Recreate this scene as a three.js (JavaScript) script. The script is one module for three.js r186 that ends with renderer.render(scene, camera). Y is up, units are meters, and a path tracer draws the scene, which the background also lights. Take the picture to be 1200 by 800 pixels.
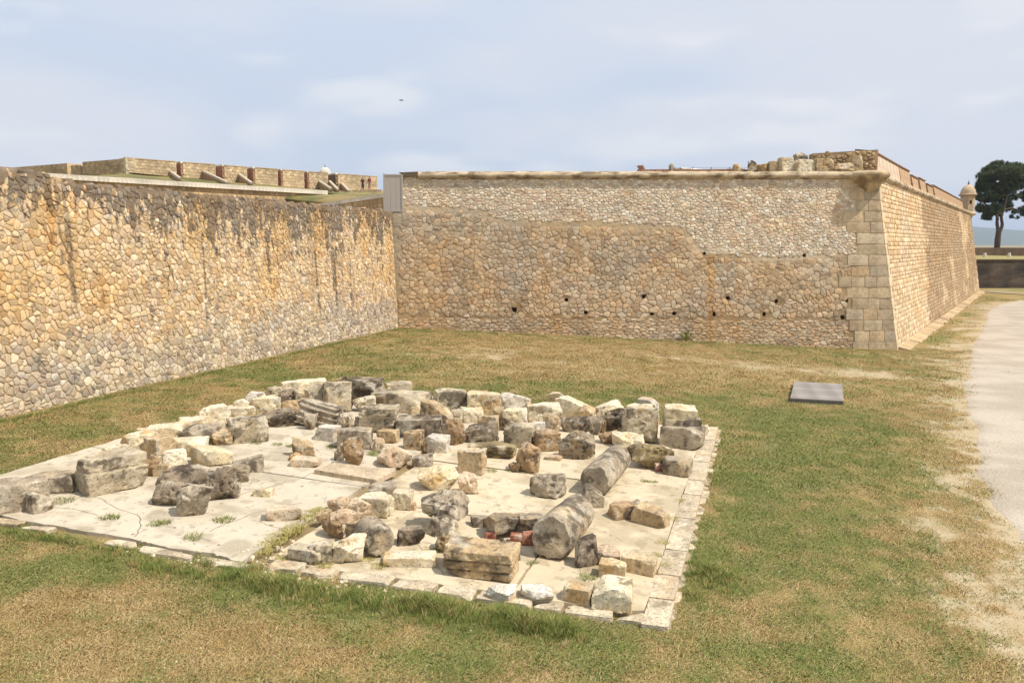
import * as THREE from 'three';
import { mergeGeometries, mergeVertices } from 'three/addons/utils/BufferGeometryUtils.js';
import { MarchingCubes } from 'three/addons/objects/MarchingCubes.js';

// ---------------------------------------------------------------- camera, sky, sun, exposure
const scene = new THREE.Scene();
const F = 968, CX = 600, CY = 400, CAMH = 4, PITCH = Math.atan(114 / F);
const camera = new THREE.PerspectiveCamera(2 * Math.atan(400 / F) * 180 / Math.PI, 1200 / 800, 0.1, 20000);
camera.position.set(0, CAMH, 0);
camera.rotation.set(-PITCH, 0, 0);
scene.add(camera);

const renderer = new THREE.WebGLRenderer({ antialias: true });
renderer.setSize(1024, 682);
renderer.toneMapping = THREE.LinearToneMapping;
renderer.toneMappingExposure = 1.06;
renderer.shadowMap.enabled = true;

const SUN = new THREE.Vector3(0.54, 0.83, 0.19).normalize();
const sun = new THREE.DirectionalLight(0xfff7ee, 4.6);
sun.name = 'sun';
sun.position.copy(SUN).multiplyScalar(120).add(new THREE.Vector3(10, 0, -35));
sun.target.position.set(10, 0, -35);
sun.castShadow = true; sun.shadow.radius = 2.5; sun.shadow.mapSize.set(4096, 4096);
Object.assign(sun.shadow.camera, { left: -70, right: 70, top: 70, bottom: -70, near: 1, far: 400 });
scene.add(sun, sun.target);

// ---------------------------------------------------------------- noise and random numbers
function rngOf(seed) { let a = seed >>> 0; return () => { a = (a + 0x6D2B79F5) | 0; let t = Math.imul(a ^ (a >>> 15), 1 | a); t = (t + Math.imul(t ^ (t >>> 7), 61 | t)) ^ t; return ((t ^ (t >>> 14)) >>> 0) / 4294967296; }; }
function hash3(x, y, z) { let h = Math.imul(x, 374761393) ^ Math.imul(y, 668265263) ^ Math.imul(z, 1440662683); h = Math.imul(h ^ (h >>> 13), 1274126177); h ^= h >>> 16; h = Math.imul(h, 0x45d9f3b); return ((h ^ (h >>> 15)) >>> 0) / 4294967296; }
const sm = t => t * t * (3 - 2 * t);
const mix = (a, b, t) => a + (b - a) * t;
const clamp = (x, a = 0, b = 1) => Math.min(b, Math.max(a, x));
const step = (a, b, x) => sm(clamp((x - a) / (b - a)));
function n2(x, y, s = 0) { const i = Math.floor(x), j = Math.floor(y), u = sm(x - i), v = sm(y - j); return mix(mix(hash3(i, j, s), hash3(i + 1, j, s), u), mix(hash3(i, j + 1, s), hash3(i + 1, j + 1, s), u), v); }
function f2(x, y, s = 0, o = 4) { let a = 0, w = 0.5, t = 0; for (let k = 0; k < o; k++) { a += w * n2(x, y, s + k * 17); t += w; w *= 0.5; x = x * 2.03 + 11.3; y = y * 2.01 + 5.7; } return a / t; }
function n3(x, y, z, s = 0) {
  const i = Math.floor(x), j = Math.floor(y), k = Math.floor(z), u = sm(x - i), v = sm(y - j), w = sm(z - k), q = (a, b, c) => hash3(i + a + s * 131, j + b, k + c);
  return mix(mix(mix(q(0, 0, 0), q(1, 0, 0), u), mix(q(0, 1, 0), q(1, 1, 0), u), v), mix(mix(q(0, 0, 1), q(1, 0, 1), u), mix(q(0, 1, 1), q(1, 1, 1), u), v), w);
}
function f3(x, y, z, s = 0, o = 3) { let a = 0, w = 0.5, t = 0; for (let k = 0; k < o; k++) { a += w * n3(x, y, z, s + k * 7); t += w; w *= 0.5; x = x * 2.03 + 3.1; y = y * 2.01 + 1.7; z = z * 2.02 + 7.7; } return a / t; }
function pn(x, y, per, s) { const i = Math.floor(x), j = Math.floor(y), u = sm(x - i), v = sm(y - j), m = a => ((a % per) + per) % per; return mix(mix(hash3(m(i), m(j), s), hash3(m(i + 1), m(j), s), u), mix(hash3(m(i), m(j + 1), s), hash3(m(i + 1), m(j + 1), s), u), v); }
function pf(u, v, per, s, o = 4) { let a = 0, w = 0.5, t = 0; for (let k = 0; k < o; k++) { a += w * pn(u * per, v * per, per, s + k * 13); t += w; w *= 0.55; per *= 2; } return a / t; }
const cache = {};
function lin(hex) { if (!cache[hex]) { const c = new THREE.Color(hex); cache[hex] = [c.r, c.g, c.b]; } return cache[hex]; }
const mix3 = (a, b, t) => [mix(a[0], b[0], t), mix(a[1], b[1], t), mix(a[2], b[2], t)];
const mul3 = (a, k) => [a[0] * k, a[1] * k, a[2] * k];

// ---------------------------------------------------------------- the hazy sky
{
  const W = 1024, H = 512, d = new Float32Array(W * H * 4);
  for (let y = 0; y < H; y++) for (let x = 0; x < W; x++) {
    const el = ((y + 0.5) / H - 0.5) * Math.PI, az = (x + 0.5) / W * 2 * Math.PI;
    const e = Math.max(0, el), k = clamp(e / (Math.PI / 2));
    let c = mix3([0.50, 0.59, 0.725], [0.555, 0.635, 0.775], step(0, 0.2, k));
    c = mix3(c, [0.42, 0.52, 0.71], step(0.22, 0.9, k));
    // thin high cloud: wide veils and a few streaks, stretched along the horizon
    const dx = Math.cos(az) * Math.cos(e), dz = Math.sin(az) * Math.cos(e);
    const veil = f3(dx * 2.6 + 3, e * 9, dz * 2.6 + 8, 41, 5);
    const wisp = f3(dx * 6 + 20, e * 26 + 2 * f3(dx * 4, e * 6, dz * 4, 3, 3), dz * 6, 77, 5);
    const fade = step(0.0, 0.06, e);
    c = mix3(c, [0.645, 0.68, 0.765], step(0.34, 0.62, veil) * 0.9 * fade);
    c = mix3(c, [0.75, 0.77, 0.81], step(0.54, 0.74, wisp) * 0.65 * fade);
    if (el < 0) c = [0.42, 0.42, 0.40];
    const o = (y * W + x) * 4; d[o] = c[0] * 1.08; d[o + 1] = c[1] * 1.075; d[o + 2] = c[2] * 1.06; d[o + 3] = 1;
  }
  const t = new THREE.DataTexture(d, W, H, THREE.RGBAFormat, THREE.FloatType);
  t.mapping = THREE.EquirectangularReflectionMapping; t.magFilter = t.minFilter = THREE.LinearFilter; t.wrapS = THREE.RepeatWrapping; t.needsUpdate = true;
  scene.background = t; scene.environment = t; scene.environmentIntensity = 1;
}

// ---------------------------------------------------------------- survey: from a photo pixel to a point of the ground or of a wall
const V = (x, y, z) => new THREE.Vector3(x, y, z);
const cp = Math.cos(PITCH), sp = Math.sin(PITCH);
function ray(px, py) { const x = (px - CX) / F, y = (CY - py) / F; return [x, y * cp - sp, -y * sp - cp]; }
function hitY(px, py, Y) { const d = ray(px, py), t = (Y - CAMH) / d[1]; return V(d[0] * t, Y, d[2] * t); }
function atZ(px, py, Z) { const d = ray(px, py), t = Z / d[2]; return V(d[0] * t, CAMH + d[1] * t, Z); }
const L0 = hitY(0, 490, 0), J = hitY(466, 384, 0), B = atZ(1050, 410, J.z);
const AX = J.clone().sub(L0).normalize(), NX = V(-AX.z, 0, AX.x);           // along the left wall, and away from it
const TT = (B.x - J.x) * NX.x, KK = 1.2, SLOPE = -B.y / (TT - KK * Math.LN2);
const gLin = (x, z) => -SLOPE * ((x - J.x) * NX.x + (z - J.z) * NX.z);
function gh(x, z) { const t = (x - J.x) * NX.x + (z - J.z) * NX.z; return t <= 0 ? 0 : SLOPE * KK * Math.log(Math.exp(-t / KK) + Math.exp(-TT / KK)); }
function hitG(px, py, lift = 0) { let Y = 0, p; for (let i = 0; i < 30; i++) { p = hitY(px, py, Y); Y = gh(p.x, p.z) + lift; } return p; }
// the platform's own axes: a away from the camera along the left wall, b towards that wall
const C0 = hitG(786, 735), PL = 0.07;
const slabP = (a, b, h = 0) => { const x = C0.x + AX.x * a - NX.x * b, z = C0.z + AX.z * a - NX.z * b; return V(x, gLin(x, z) + PL + h, z); };
const slabAB = (x, z) => [(x - C0.x) * AX.x + (z - C0.z) * AX.z, -((x - C0.x) * NX.x + (z - C0.z) * NX.z)];
const scaleAt = p => F / (-p.z * cp - (p.y - CAMH) * sp);                   // pixels per metre at a point

// ---------------------------------------------------------------- objects, names and labels
const taken = {};
function numbered(name) { const n = taken[name] = (taken[name] ?? -1) + 1; return n ? `${name}_${String(n).padStart(3, '0')}` : name; }
function shade(o) { o.traverse(m => { if (m.isMesh) { m.castShadow = true; m.receiveShadow = true; } }); return o; }
function thing(name, label, category, pos, group) { const g = new THREE.Group(); g.name = numbered(name); g.position.copy(pos); g.userData = { label, category }; if (group) g.userData.group = group; scene.add(g); return g; }
function mesh(name, geo, mat, parent) { const m = new THREE.Mesh(geo, mat); m.name = name; m.castShadow = m.receiveShadow = true; if (parent) parent.add(m); return m; }
function single(name, geo, mat, label, category, pos, group) { const m = mesh(numbered(name), geo, mat, scene); m.position.copy(pos); m.userData = { label, category }; if (group) m.userData.group = group; return m; }
function structure(name, geo, mat) { const m = mesh(name, geo, mat, scene); m.userData = { kind: 'structure', label: name.replace(/_/g, ' ') }; return m; }

class MB {                                                                  // collects faces for one mesh
  constructor() { this.p = []; this.i = []; this.u = []; this.c = []; }
  v(x, y, z, u, v, c) { this.p.push(x, y, z); this.u.push(u, v); this.c.push(c[0], c[1], c[2]); return this.p.length / 3 - 1; }
  tri(a, b, c) { this.i.push(a, b, c); }
  quad(pts, c, us = 1) {                                                    // four corners, counter-clockwise from outside
    const a = V(...pts[0]), e1 = V(...pts[1]).sub(a), n = e1.clone().cross(V(...pts[3]).sub(a)).normalize(); e1.normalize(); const e2 = n.clone().cross(e1);
    const k = pts.map(q => { const d = V(...q).sub(a); return this.v(...q, d.dot(e1) * us + a.x * 0.37, d.dot(e2) * us + a.y * 0.61, c); });
    this.tri(k[0], k[1], k[2]); this.tri(k[0], k[2], k[3]);
  }
  box(x0, x1, y0, y1, z0, z1, c) { this.hexa([[x0, y0, z1], [x1, y0, z1], [x1, y0, z0], [x0, y0, z0]], [[x0, y1, z1], [x1, y1, z1], [x1, y1, z0], [x0, y1, z0]], c); }
  hexa(b, t, c) { this.quad([b[3], b[2], b[1], b[0]], c); this.quad(t, c); for (let k = 0; k < 4; k++) { const m = (k + 1) % 4; this.quad([b[k], b[m], t[m], t[k]], c); } }
  geo() {
    const g = new THREE.BufferGeometry();
    g.setAttribute('position', new THREE.Float32BufferAttribute(this.p, 3)); g.setAttribute('uv', new THREE.Float32BufferAttribute(this.u, 2)); g.setAttribute('color', new THREE.Float32BufferAttribute(this.c, 3));
    g.setIndex(this.i); g.computeVertexNormals(); return g;
  }
}

// ---------------------------------------------------------------- textures that several materials share
function tex(w, h, fn, srgb = true) {
  const d = new Uint8Array(w * h * 4);
  for (let y = 0; y < h; y++) for (let x = 0; x < w; x++) { const c = fn((x + 0.5) / w, (y + 0.5) / h), o = (y * w + x) * 4; for (let k = 0; k < 3; k++) { const l = clamp(c[k]); d[o + k] = Math.round(255 * (srgb ? (l <= 0.0031308 ? 12.92 * l : 1.055 * Math.pow(l, 1 / 2.4) - 0.055) : l)); } d[o + 3] = 255; }
  const t = new THREE.DataTexture(d, w, h, THREE.RGBAFormat); t.wrapS = t.wrapT = THREE.RepeatWrapping; t.magFilter = THREE.LinearFilter; t.minFilter = THREE.LinearMipmapLinearFilter; t.generateMipmaps = true;
  if (srgb) t.colorSpace = THREE.SRGBColorSpace; t.needsUpdate = true; return t;
}
const stoneGrain = tex(512, 512, (u, v) => { const n = pf(u, v, 6, 5, 6), s = pf(u, v, 64, 91, 2), pit = step(0.66, 0.8, pf(u, v, 28, 33, 3)); const k = 0.84 + 0.66 * (n - 0.5) + 0.34 * (s - 0.5) - 0.26 * pit; return [k, k * 0.985, k * 0.96]; });
const stoneBump = tex(512, 512, (u, v) => { const n = pf(u, v, 8, 15, 6), pit = step(0.6, 0.78, pf(u, v, 28, 33, 3)); const k = n - 0.45 * pit; return [k, k, k]; }, false);
function grainMaterial(repeat, bump, extra = {}) {
  const a = stoneGrain.clone(), b = stoneBump.clone(); a.repeat.set(repeat, repeat); b.repeat.set(repeat, repeat); a.needsUpdate = b.needsUpdate = true;
  return new THREE.MeshStandardMaterial({ vertexColors: true, map: a, bumpMap: b, bumpScale: bump, roughness: 0.95, metalness: 0, ...extra });
}
const rockMat = grainMaterial(1.4, 0.02);
const plainMat = grainMaterial(0.8, 0.015);

// ---------------------------------------------------------------- ground: one sheet to the horizon, with patches of green, straw and bare earth
const patch = (px, py, rx, ry, k) => { const c = hitG(px, py), s = scaleAt(c), a = hitG(px, py - ry), b = hitG(px, py + ry); return { x: c.x, z: c.z, rx: rx / s, rz: Math.abs(b.z - a.z) / 2, k }; };
const greens = [[60, 655, 130, 16, .8], [220, 672, 90, 16, .7], [330, 700, 130, 18, 1], [470, 712, 140, 18, 1], [590, 730, 100, 18, 1.1], [860, 562, 34, 20, 1], [835, 672, 50, 26, 1.1], [700, 760, 120, 20, .45],
  [500, 425, 60, 16, .7], [380, 430, 70, 14, .35], [620, 448, 90, 14, .5], [120, 512, 110, 10, .4], [60, 545, 80, 12, .5], [960, 500, 90, 20, .5], [950, 570, 110, 40, .45], [900, 500, 50, 40, .4], [1030, 520, 70, 30, .4], [1000, 660, 90, 40, .35],
  [880, 620, 60, 40, .4], [1090, 395, 30, 16, .8], [1115, 365, 25, 10, .7], [1170, 338, 40, 4, .8], [890, 640, 60, 30, .3], [1090, 560, 40, 30, .2], [900, 760, 80, 20, .25], [300, 440, 90, 8, .3], [780, 395, 60, 3, .6]].map(p => patch(...p));
const dries = [[120, 740, 180, 50, .9], [300, 780, 160, 30, .5], [560, 420, 90, 22, .8], [640, 408, 80, 14, .8], [760, 425, 120, 22, .6], [150, 490, 160, 14, .5], [330, 420, 80, 10, .5], [860, 730, 90, 40, .4], [1080, 600, 60, 26, .5], [1120, 700, 70, 40, .6], [1010, 610, 60, 16, .3], [1150, 640, 40, 30, .7], [700, 440, 80, 12, .5], [850, 425, 160, 22, .5], [560, 400, 120, 12, .4], [250, 470, 120, 12, .4]].map(p => patch(...p));
const bares = [[585, 412, 44, 7, .9], [600, 440, 46, 5, .6], [1090, 424, 46, 7, 1], [1040, 440, 70, 6, .8], [960, 435, 70, 7, .7], [880, 432, 60, 6, .45], [1105, 500, 26, 16, .8], [1130, 570, 30, 30, .8], [1150, 640, 26, 26, .8], [1100, 660, 46, 14, .45], [1160, 730, 60, 40, .6], [1010, 760, 60, 14, .35], [1085, 385, 10, 4, .6], [290, 660, 36, 10, .9], [1000, 570, 40, 8, .35], [520, 416, 60, 5, .6], [700, 414, 70, 5, .5], [820, 421, 80, 5, .65], [930, 448, 70, 6, .6], [650, 428, 80, 6, .5], [760, 440, 60, 5, .4], [880, 410, 60, 3, .5], [420, 405, 40, 4, .4]].map(p => patch(...p));
const sumP = (list, x, z) => { let a = 0; for (const p of list) { const d = Math.hypot((x - p.x) / p.rx, (z - p.z) / p.rz); if (d < 1.6) a += p.k * (1 - step(0.35, 1.6, d)); } return a; };
const STRAW = lin('#ad9560'), STRAW2 = lin('#977d4b'), GREEN = lin('#727537'), GREEN2 = lin('#848245'), EARTH = lin('#b9a27b'), PALE = lin('#c6b89c');
const PATH = [[1196, 352], [1168, 358], [1155, 378], [1146, 405], [1138, 440], [1139, 480], [1150, 525], [1163, 570], [1178, 610], [1196, 645], [1225, 690], [1270, 760], [1330, 840]].map(p => hitG(...p));
const pathCurve = new THREE.CatmullRomCurve3(PATH), pathEdge = [...Array(261).keys()].map(i => pathCurve.getPoint(i / 260));
function pathSide(x, z) { let best = 1e9, at = null; for (const p of pathEdge) { const d = (p.x - x) ** 2 + (p.z - z) ** 2; if (d < best) { best = d; at = p; } } return Math.sqrt(best) * (x > at.x ? 1 : -1); }   // metres into the path
function cover(x, z) {                                                      // what grows at a place: green 0..1, bare 0..1
  const a = f2(x * 0.35 + 9, z * 0.35, 3, 4), b = f2(x * 1.6, z * 1.6, 9, 3), c = f2(x * 6, z * 6, 21, 3);
  const green = clamp((a - 0.5) * 0.9 + (b - 0.5) * 1.5 + (c - 0.5) * 2.4 + 0.34 + sumP(greens, x, z) * 0.6 - sumP(dries, x, z) * 0.62 - 0.10 * step(-22, -30, z));
  const bare = clamp(sumP(bares, x, z) * 1.1 + (b - 0.55) * 1.6 + (c - 0.5) * 1.2 - 0.25 + (a - 0.5) * 0.8);
  const verge = x > 4 && z > -75 && z < 2 ? step(-1.5, -0.5, pathSide(x, z) + 3.2 * (b - 0.5) + 3.2 * (c - 0.5)) : 0;
  return [green, Math.max(bare, verge), b, c];
}
function groundColor(x, z) {
  const [g, bare, b, c] = cover(x, z), [sa, sb] = slabAB(x, z);
  if (sa > -0.5 && sa < 11.6 && sb > -0.05 && sb < 12) return mul3(mix3(EARTH, lin('#8f7a52'), b), 0.7 + 0.3 * c);
  let col = mix3(mix3(STRAW, STRAW2, c), mix3(GREEN, GREEN2, b), g * 0.9);
  col = mix3(col, mix3(EARTH, PALE, c), clamp(bare * 1.1));
  return col;
}
const GRASSTEX = (() => {                                                   // matted straw: many short strokes, tileable
  const N = 1024, cv = document.createElement('canvas'); cv.width = cv.height = N; const g = cv.getContext('2d'), r = rngOf(5);
  g.fillStyle = 'rgb(236,235,231)'; g.fillRect(0, 0, N, N); g.lineCap = 'round';
  for (let k = 0; k < 15000; k++) {
    const x = r() * N, y = r() * N, a = r() * 7, l = 5 + r() * 18, t = r(), q = t < 0.4 ? 165 + r() * 55 : 220 + r() * 35;
    g.strokeStyle = `rgba(${q | 0},${(q * 0.99) | 0},${(q * 0.93) | 0},0.75)`; g.lineWidth = 1 + r() * 1.6;
    for (const ox of [0, -N, N]) for (const oy of [0, -N, N]) { if (x + ox < -30 || x + ox > N + 30 || y + oy < -30 || y + oy > N + 30) continue; g.beginPath(); g.moveTo(x + ox, y + oy); g.lineTo(x + ox + Math.cos(a) * l, y + oy + Math.sin(a) * l); g.stroke(); }
  }
  const t = new THREE.CanvasTexture(cv); t.colorSpace = THREE.SRGBColorSpace; t.wrapS = t.wrapT = THREE.RepeatWrapping; return t;
})();
const groundMat = new THREE.MeshStandardMaterial({ vertexColors: true, map: GRASSTEX, roughness: 1 });
{
  const NU = 340, NV = 340, m = new MB();
  const fx = q => 6 + 34 * q + 5960 * Math.sign(q) * Math.pow(Math.abs(q), 8), fz = s => 4 - 52 * s - 50 * s * s - 6500 * Math.pow(s, 9);
  for (let j = 0; j <= NV; j++) for (let i = 0; i <= NU; i++) {
    const x = fx(i / NU * 2 - 1), z = fz(j / NV), w = Math.hypot(x, z) < 110 ? (x > 4 && z > -80 && z < 4 ? mix(1, 0.12, step(-0.8, 0.1, pathSide(x, z))) : 1) : 0;
    const y = gh(x, z) + w * (0.05 * (f2(x * 0.9, z * 0.9, 55, 3) - 0.5) + 0.03 * (f2(x * 4, z * 4, 56, 2) - 0.5));
    const wx = 0.5 * f2(x * 0.4, z * 0.4, 71, 2), wz = 0.5 * f2(x * 0.4, z * 0.4, 72, 2);
    m.v(x, y, z, (x + wx) / 1.9, (z + wz) / 1.9, groundColor(x, z));
  }
  for (let j = 0; j < NV; j++) for (let i = 0; i < NU; i++) { const a = j * (NU + 1) + i, b = a + 1, c = a + NU + 1, d = c + 1; m.tri(a, b, d); m.tri(a, d, c); }
  structure('ground', m.geo(), groundMat);
}
// gravel path, a thin sheet over the ground with a ragged edge
{
  const N = 260, K = 26, m = new MB(), rows = [];
  for (let i = 0; i <= N; i++) {
    const t = i / N, p = pathCurve.getPoint(t), d = pathCurve.getTangent(t).setY(0).normalize(), side = V(-d.z, 0, d.x);
    if (side.x < 0) side.negate();
    const rag = 0.7 * (f2(i * 0.06, 3, 8, 3) - 0.5);
    rows.push([...Array(K + 1).keys()].map(k => { const w = -0.1 + rag * (1 - k / K) + 7.5 * Math.pow(k / K, 1.3), x = p.x + side.x * w, z = p.z + side.z * w; const c = f2(x * 0.7, z * 1.3, 31, 4); return m.v(x, gh(x, z) + (k ? 0.016 : -0.02) + 0.008 * (c - 0.5), z, x / 0.9, z / 0.9, mix3(lin('#c6b9a6'), lin('#b3a693'), step(0.3, 0.7, c))); }));
  }
  for (let i = 0; i < N; i++) for (let k = 0; k < K; k++) { const a = rows[i][k], b = rows[i][k + 1], c = rows[i + 1][k], d = rows[i + 1][k + 1]; m.tri(a, d, b); m.tri(a, c, d); }
  const g = m.geo(); { const nn = g.attributes.normal; if (nn.getY(50) < 0) { const ix = g.index.array; for (let k = 0; k < ix.length; k += 3) { const t = ix[k]; ix[k] = ix[k + 1]; ix[k + 1] = t; } g.computeVertexNormals(); } }
  const grit = tex(512, 512, (u, v) => { const k = 0.84 + 0.9 * (pf(u, v, 64, 7, 3) - 0.5); return [k, k * 0.99, k * 0.97]; }), gm = new THREE.MeshStandardMaterial({ vertexColors: true, map: grit, roughness: 1 });
  structure('gravel_path', g, gm);
}
const onPath = (x, z) => pathSide(x, z) > 0.3 * (n2(x * 3, z * 3, 2) - 0.2);
// pale stone strip across the ditch floor far behind
{
  const m = new MB(), a = hitG(1146, 341.5), b = hitG(1230, 347), d = b.clone().sub(a), n = V(d.z, 0, -d.x).normalize().multiplyScalar(0.9);
  for (let k = 0; k < 14; k++) { const p = a.clone().lerp(b, k / 14 + 0.002), q = a.clone().lerp(b, (k + 1) / 14 - 0.002), y = B.y + 0.05; m.hexa([[p.x - n.x, y - .1, p.z - n.z], [q.x - n.x, y - .1, q.z - n.z], [q.x, y - .1, q.z], [p.x, y - .1, p.z]].reverse(), [[p.x - n.x, y, p.z - n.z], [q.x - n.x, y, q.z - n.z], [q.x, y, q.z], [p.x, y, p.z]].reverse(), mul3(lin('#b5a58a'), 0.9 + 0.2 * hash3(k, 1, 1))); }
  structure('stone_strip_path', m.geo(), plainMat);
}

// ---------------------------------------------------------------- masonry: every stone is a polygon with its own edges and depth
function clipHalf(poly, nx, ny, d) {                                        // keep nx*x + ny*y <= d
  const out = [];
  for (let k = 0; k < poly.length; k++) {
    const a = poly[k], b = poly[(k + 1) % poly.length], da = nx * a[0] + ny * a[1] - d, db = nx * b[0] + ny * b[1] - d;
    if (da <= 0) out.push(a);
    if ((da < 0) !== (db < 0) && da !== db) { const t = da / (da - db); out.push([a[0] + (b[0] - a[0]) * t, a[1] + (b[1] - a[1]) * t]); }
  }
  return out;
}
function rubble(u0, u1, v0, v1, s, ax, joint, seed, accept, drop = 0.1) {    // irregular cells: [polygon, centre]
  const cols = Math.ceil((u1 - u0) / (s * ax)) + 4, rows = Math.ceil((v1 - v0) / s) + 4, site = [];
  for (let j = 0; j < rows; j++) { site.push([]); for (let i = 0; i < cols; i++) {
    const here = [], p = [u0 / ax + (i - 1.5 + (j % 2) * 0.5 + (hash3(i, j, seed) - 0.5) * 0.85) * s, v0 + (j - 1.5 + (hash3(i, j, seed + 1) - 0.5) * 0.8) * s];
    if (hash3(i, j, seed + 5) >= drop) { here.push(p); if (hash3(i, j, seed + 6) < 0.2) { const t = hash3(i, j, seed + 7) * 6.283; here.push([p[0] + Math.cos(t) * s * 0.48, p[1] + Math.sin(t) * s * 0.48]); } }   // gaps make large stones, doubles make small ones
    site[j].push(here);
  } }
  const out = [];
  for (let j = 0; j < rows; j++) for (let i = 0; i < cols; i++) for (const p of site[j][i]) {
    if (!accept(p[0] * ax, p[1])) continue;
    let poly = [[p[0] - s * 1.3, p[1] - s * 1.3], [p[0] + s * 1.3, p[1] - s * 1.3], [p[0] + s * 1.3, p[1] + s * 1.3], [p[0] - s * 1.3, p[1] + s * 1.3]];
    for (let b = -2; b <= 2; b++) for (let a = -2; a <= 2; a++) for (const q of site[j + b]?.[i + a] ?? []) {
      if (q === p) continue;
      const dx = q[0] - p[0], dy = q[1] - p[1], l = Math.hypot(dx, dy); poly = clipHalf(poly, dx / l, dy / l, (dx * (p[0] + q[0]) + dy * (p[1] + q[1])) / 2 / l - joint * (0.3 + 0.45 * hash3(i, j, seed + 9)));
    }
    if (poly.length > 2) out.push([poly.map(q => [q[0] * ax, q[1]]), [p[0] * ax, p[1]]]);
  }
  return out;
}
function roundOff(poly, t) { const out = []; for (let k = 0; k < poly.length; k++) { const a = poly[k], b = poly[(k + 1) % poly.length]; if (Math.hypot(a[0] - b[0], a[1] - b[1]) < 0.02) { out.push([(a[0] + b[0]) / 2, (a[1] + b[1]) / 2]); continue; } out.push([mix(a[0], b[0], t), mix(a[1], b[1], t)], [mix(a[0], b[0], 1 - t), mix(a[1], b[1], 1 - t)]); } return out; }
const areaOf = p => { let a = 0; for (let k = 0; k < p.length; k++) { const q = p[(k + 1) % p.length]; a += p[k][0] * q[1] - q[0] * p[k][1]; } return Math.abs(a) / 2; };
// one stone: side, worn edge, face; map(u, v, w) gives the place, uvOf(u, v) the texture
function stone(m, poly, proud, map, uvOf, col, seed, crisp = 0.86) {
  let cu = 0, cv = 0; for (const p of poly) { cu += p[0]; cv += p[1]; } cu /= poly.length; cv /= poly.length;
  const tu = (hash3(seed, 1, 3) - 0.5) * 0.05, tv = (hash3(seed, 2, 3) - 0.5) * 0.05, ring = [];
  const put = (u, v, w) => { const q = map(u, v, w), t = uvOf(u, v); return m.v(q[0], q[1], q[2], t[0], t[1], col); };
  [[1, -0.05], [0.985, proud * 0.5], [crisp, proud]].forEach(([k, w], r) => ring.push(poly.map((p, n) => { const u = cu + (p[0] - cu) * k, v = cv + (p[1] - cv) * k; return put(u, v, w + (r ? (u - cu) * tu + (v - cv) * tv + (hash3(seed, n, 7 + r) - 0.5) * 0.014 : 0)); })));
  const c = put(cu, cv, proud * 1.04 + 0.004), N = poly.length;
  for (let r = 0; r < 2; r++) for (let k = 0; k < N; k++) { const q = (k + 1) % N; m.tri(ring[r][k], ring[r][q], ring[r + 1][q]); m.tri(ring[r][k], ring[r + 1][q], ring[r + 1][k]); }
  for (let k = 0; k < N; k++) m.tri(ring[2][k], ring[2][(k + 1) % N], c);
}
const ccw = p => { let a = 0; for (let k = 0; k < p.length; k++) { const q = p[(k + 1) % p.length]; a += p[k][0] * q[1] - q[0] * p[k][1]; } return a < 0 ? p.slice().reverse() : p; };
// lay a list of stones [{poly, proud, col, crisp}] on a wall part: the 300 that show largest one by one, the rest as one mass
function lay(parent, name, restName, list, map, uvOf, mat, most = 300) {
  list.forEach((s, k) => { const c = s.poly.reduce((a, p) => [a[0] + p[0] / s.poly.length, a[1] + p[1] / s.poly.length], [0, 0]), q = map(c[0], c[1], 0), o = parent.userData.at; const w = V(q[0] + o.x, q[1] + o.y, q[2] + o.z), vis = Math.abs(w.x / w.z) < 0.66 ? 1 : 0.001; s.seed = k; s.show = areaOf(s.poly) / (w.x * w.x + w.z * w.z) * vis; });
  list.sort((a, b) => b.show - a.show);
  const rest = new MB();
  list.forEach((s, k) => { const m = k < most ? new MB() : rest; stone(m, ccw(s.poly), s.proud, map, uvOf, s.col, s.seed, s.crisp); if (k < most) mesh(name + (k ? '_' + String(k).padStart(3, '0') : ''), m.geo(), mat, parent); });
  if (list.length > most) { const r = mesh(restName, rest.geo(), mat, parent); r.userData.kind = 'stuff'; }
}
const pick = (pal, h) => lin(pal[Math.floor(h * pal.length) % pal.length]);
const vary = (c, h1, h2) => { const k = 0.84 + 0.32 * h1, t = (h2 - 0.5) * 0.08; return [c[0] * k * (1 + t), c[1] * k, c[2] * k * (1 - t)]; };

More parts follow.
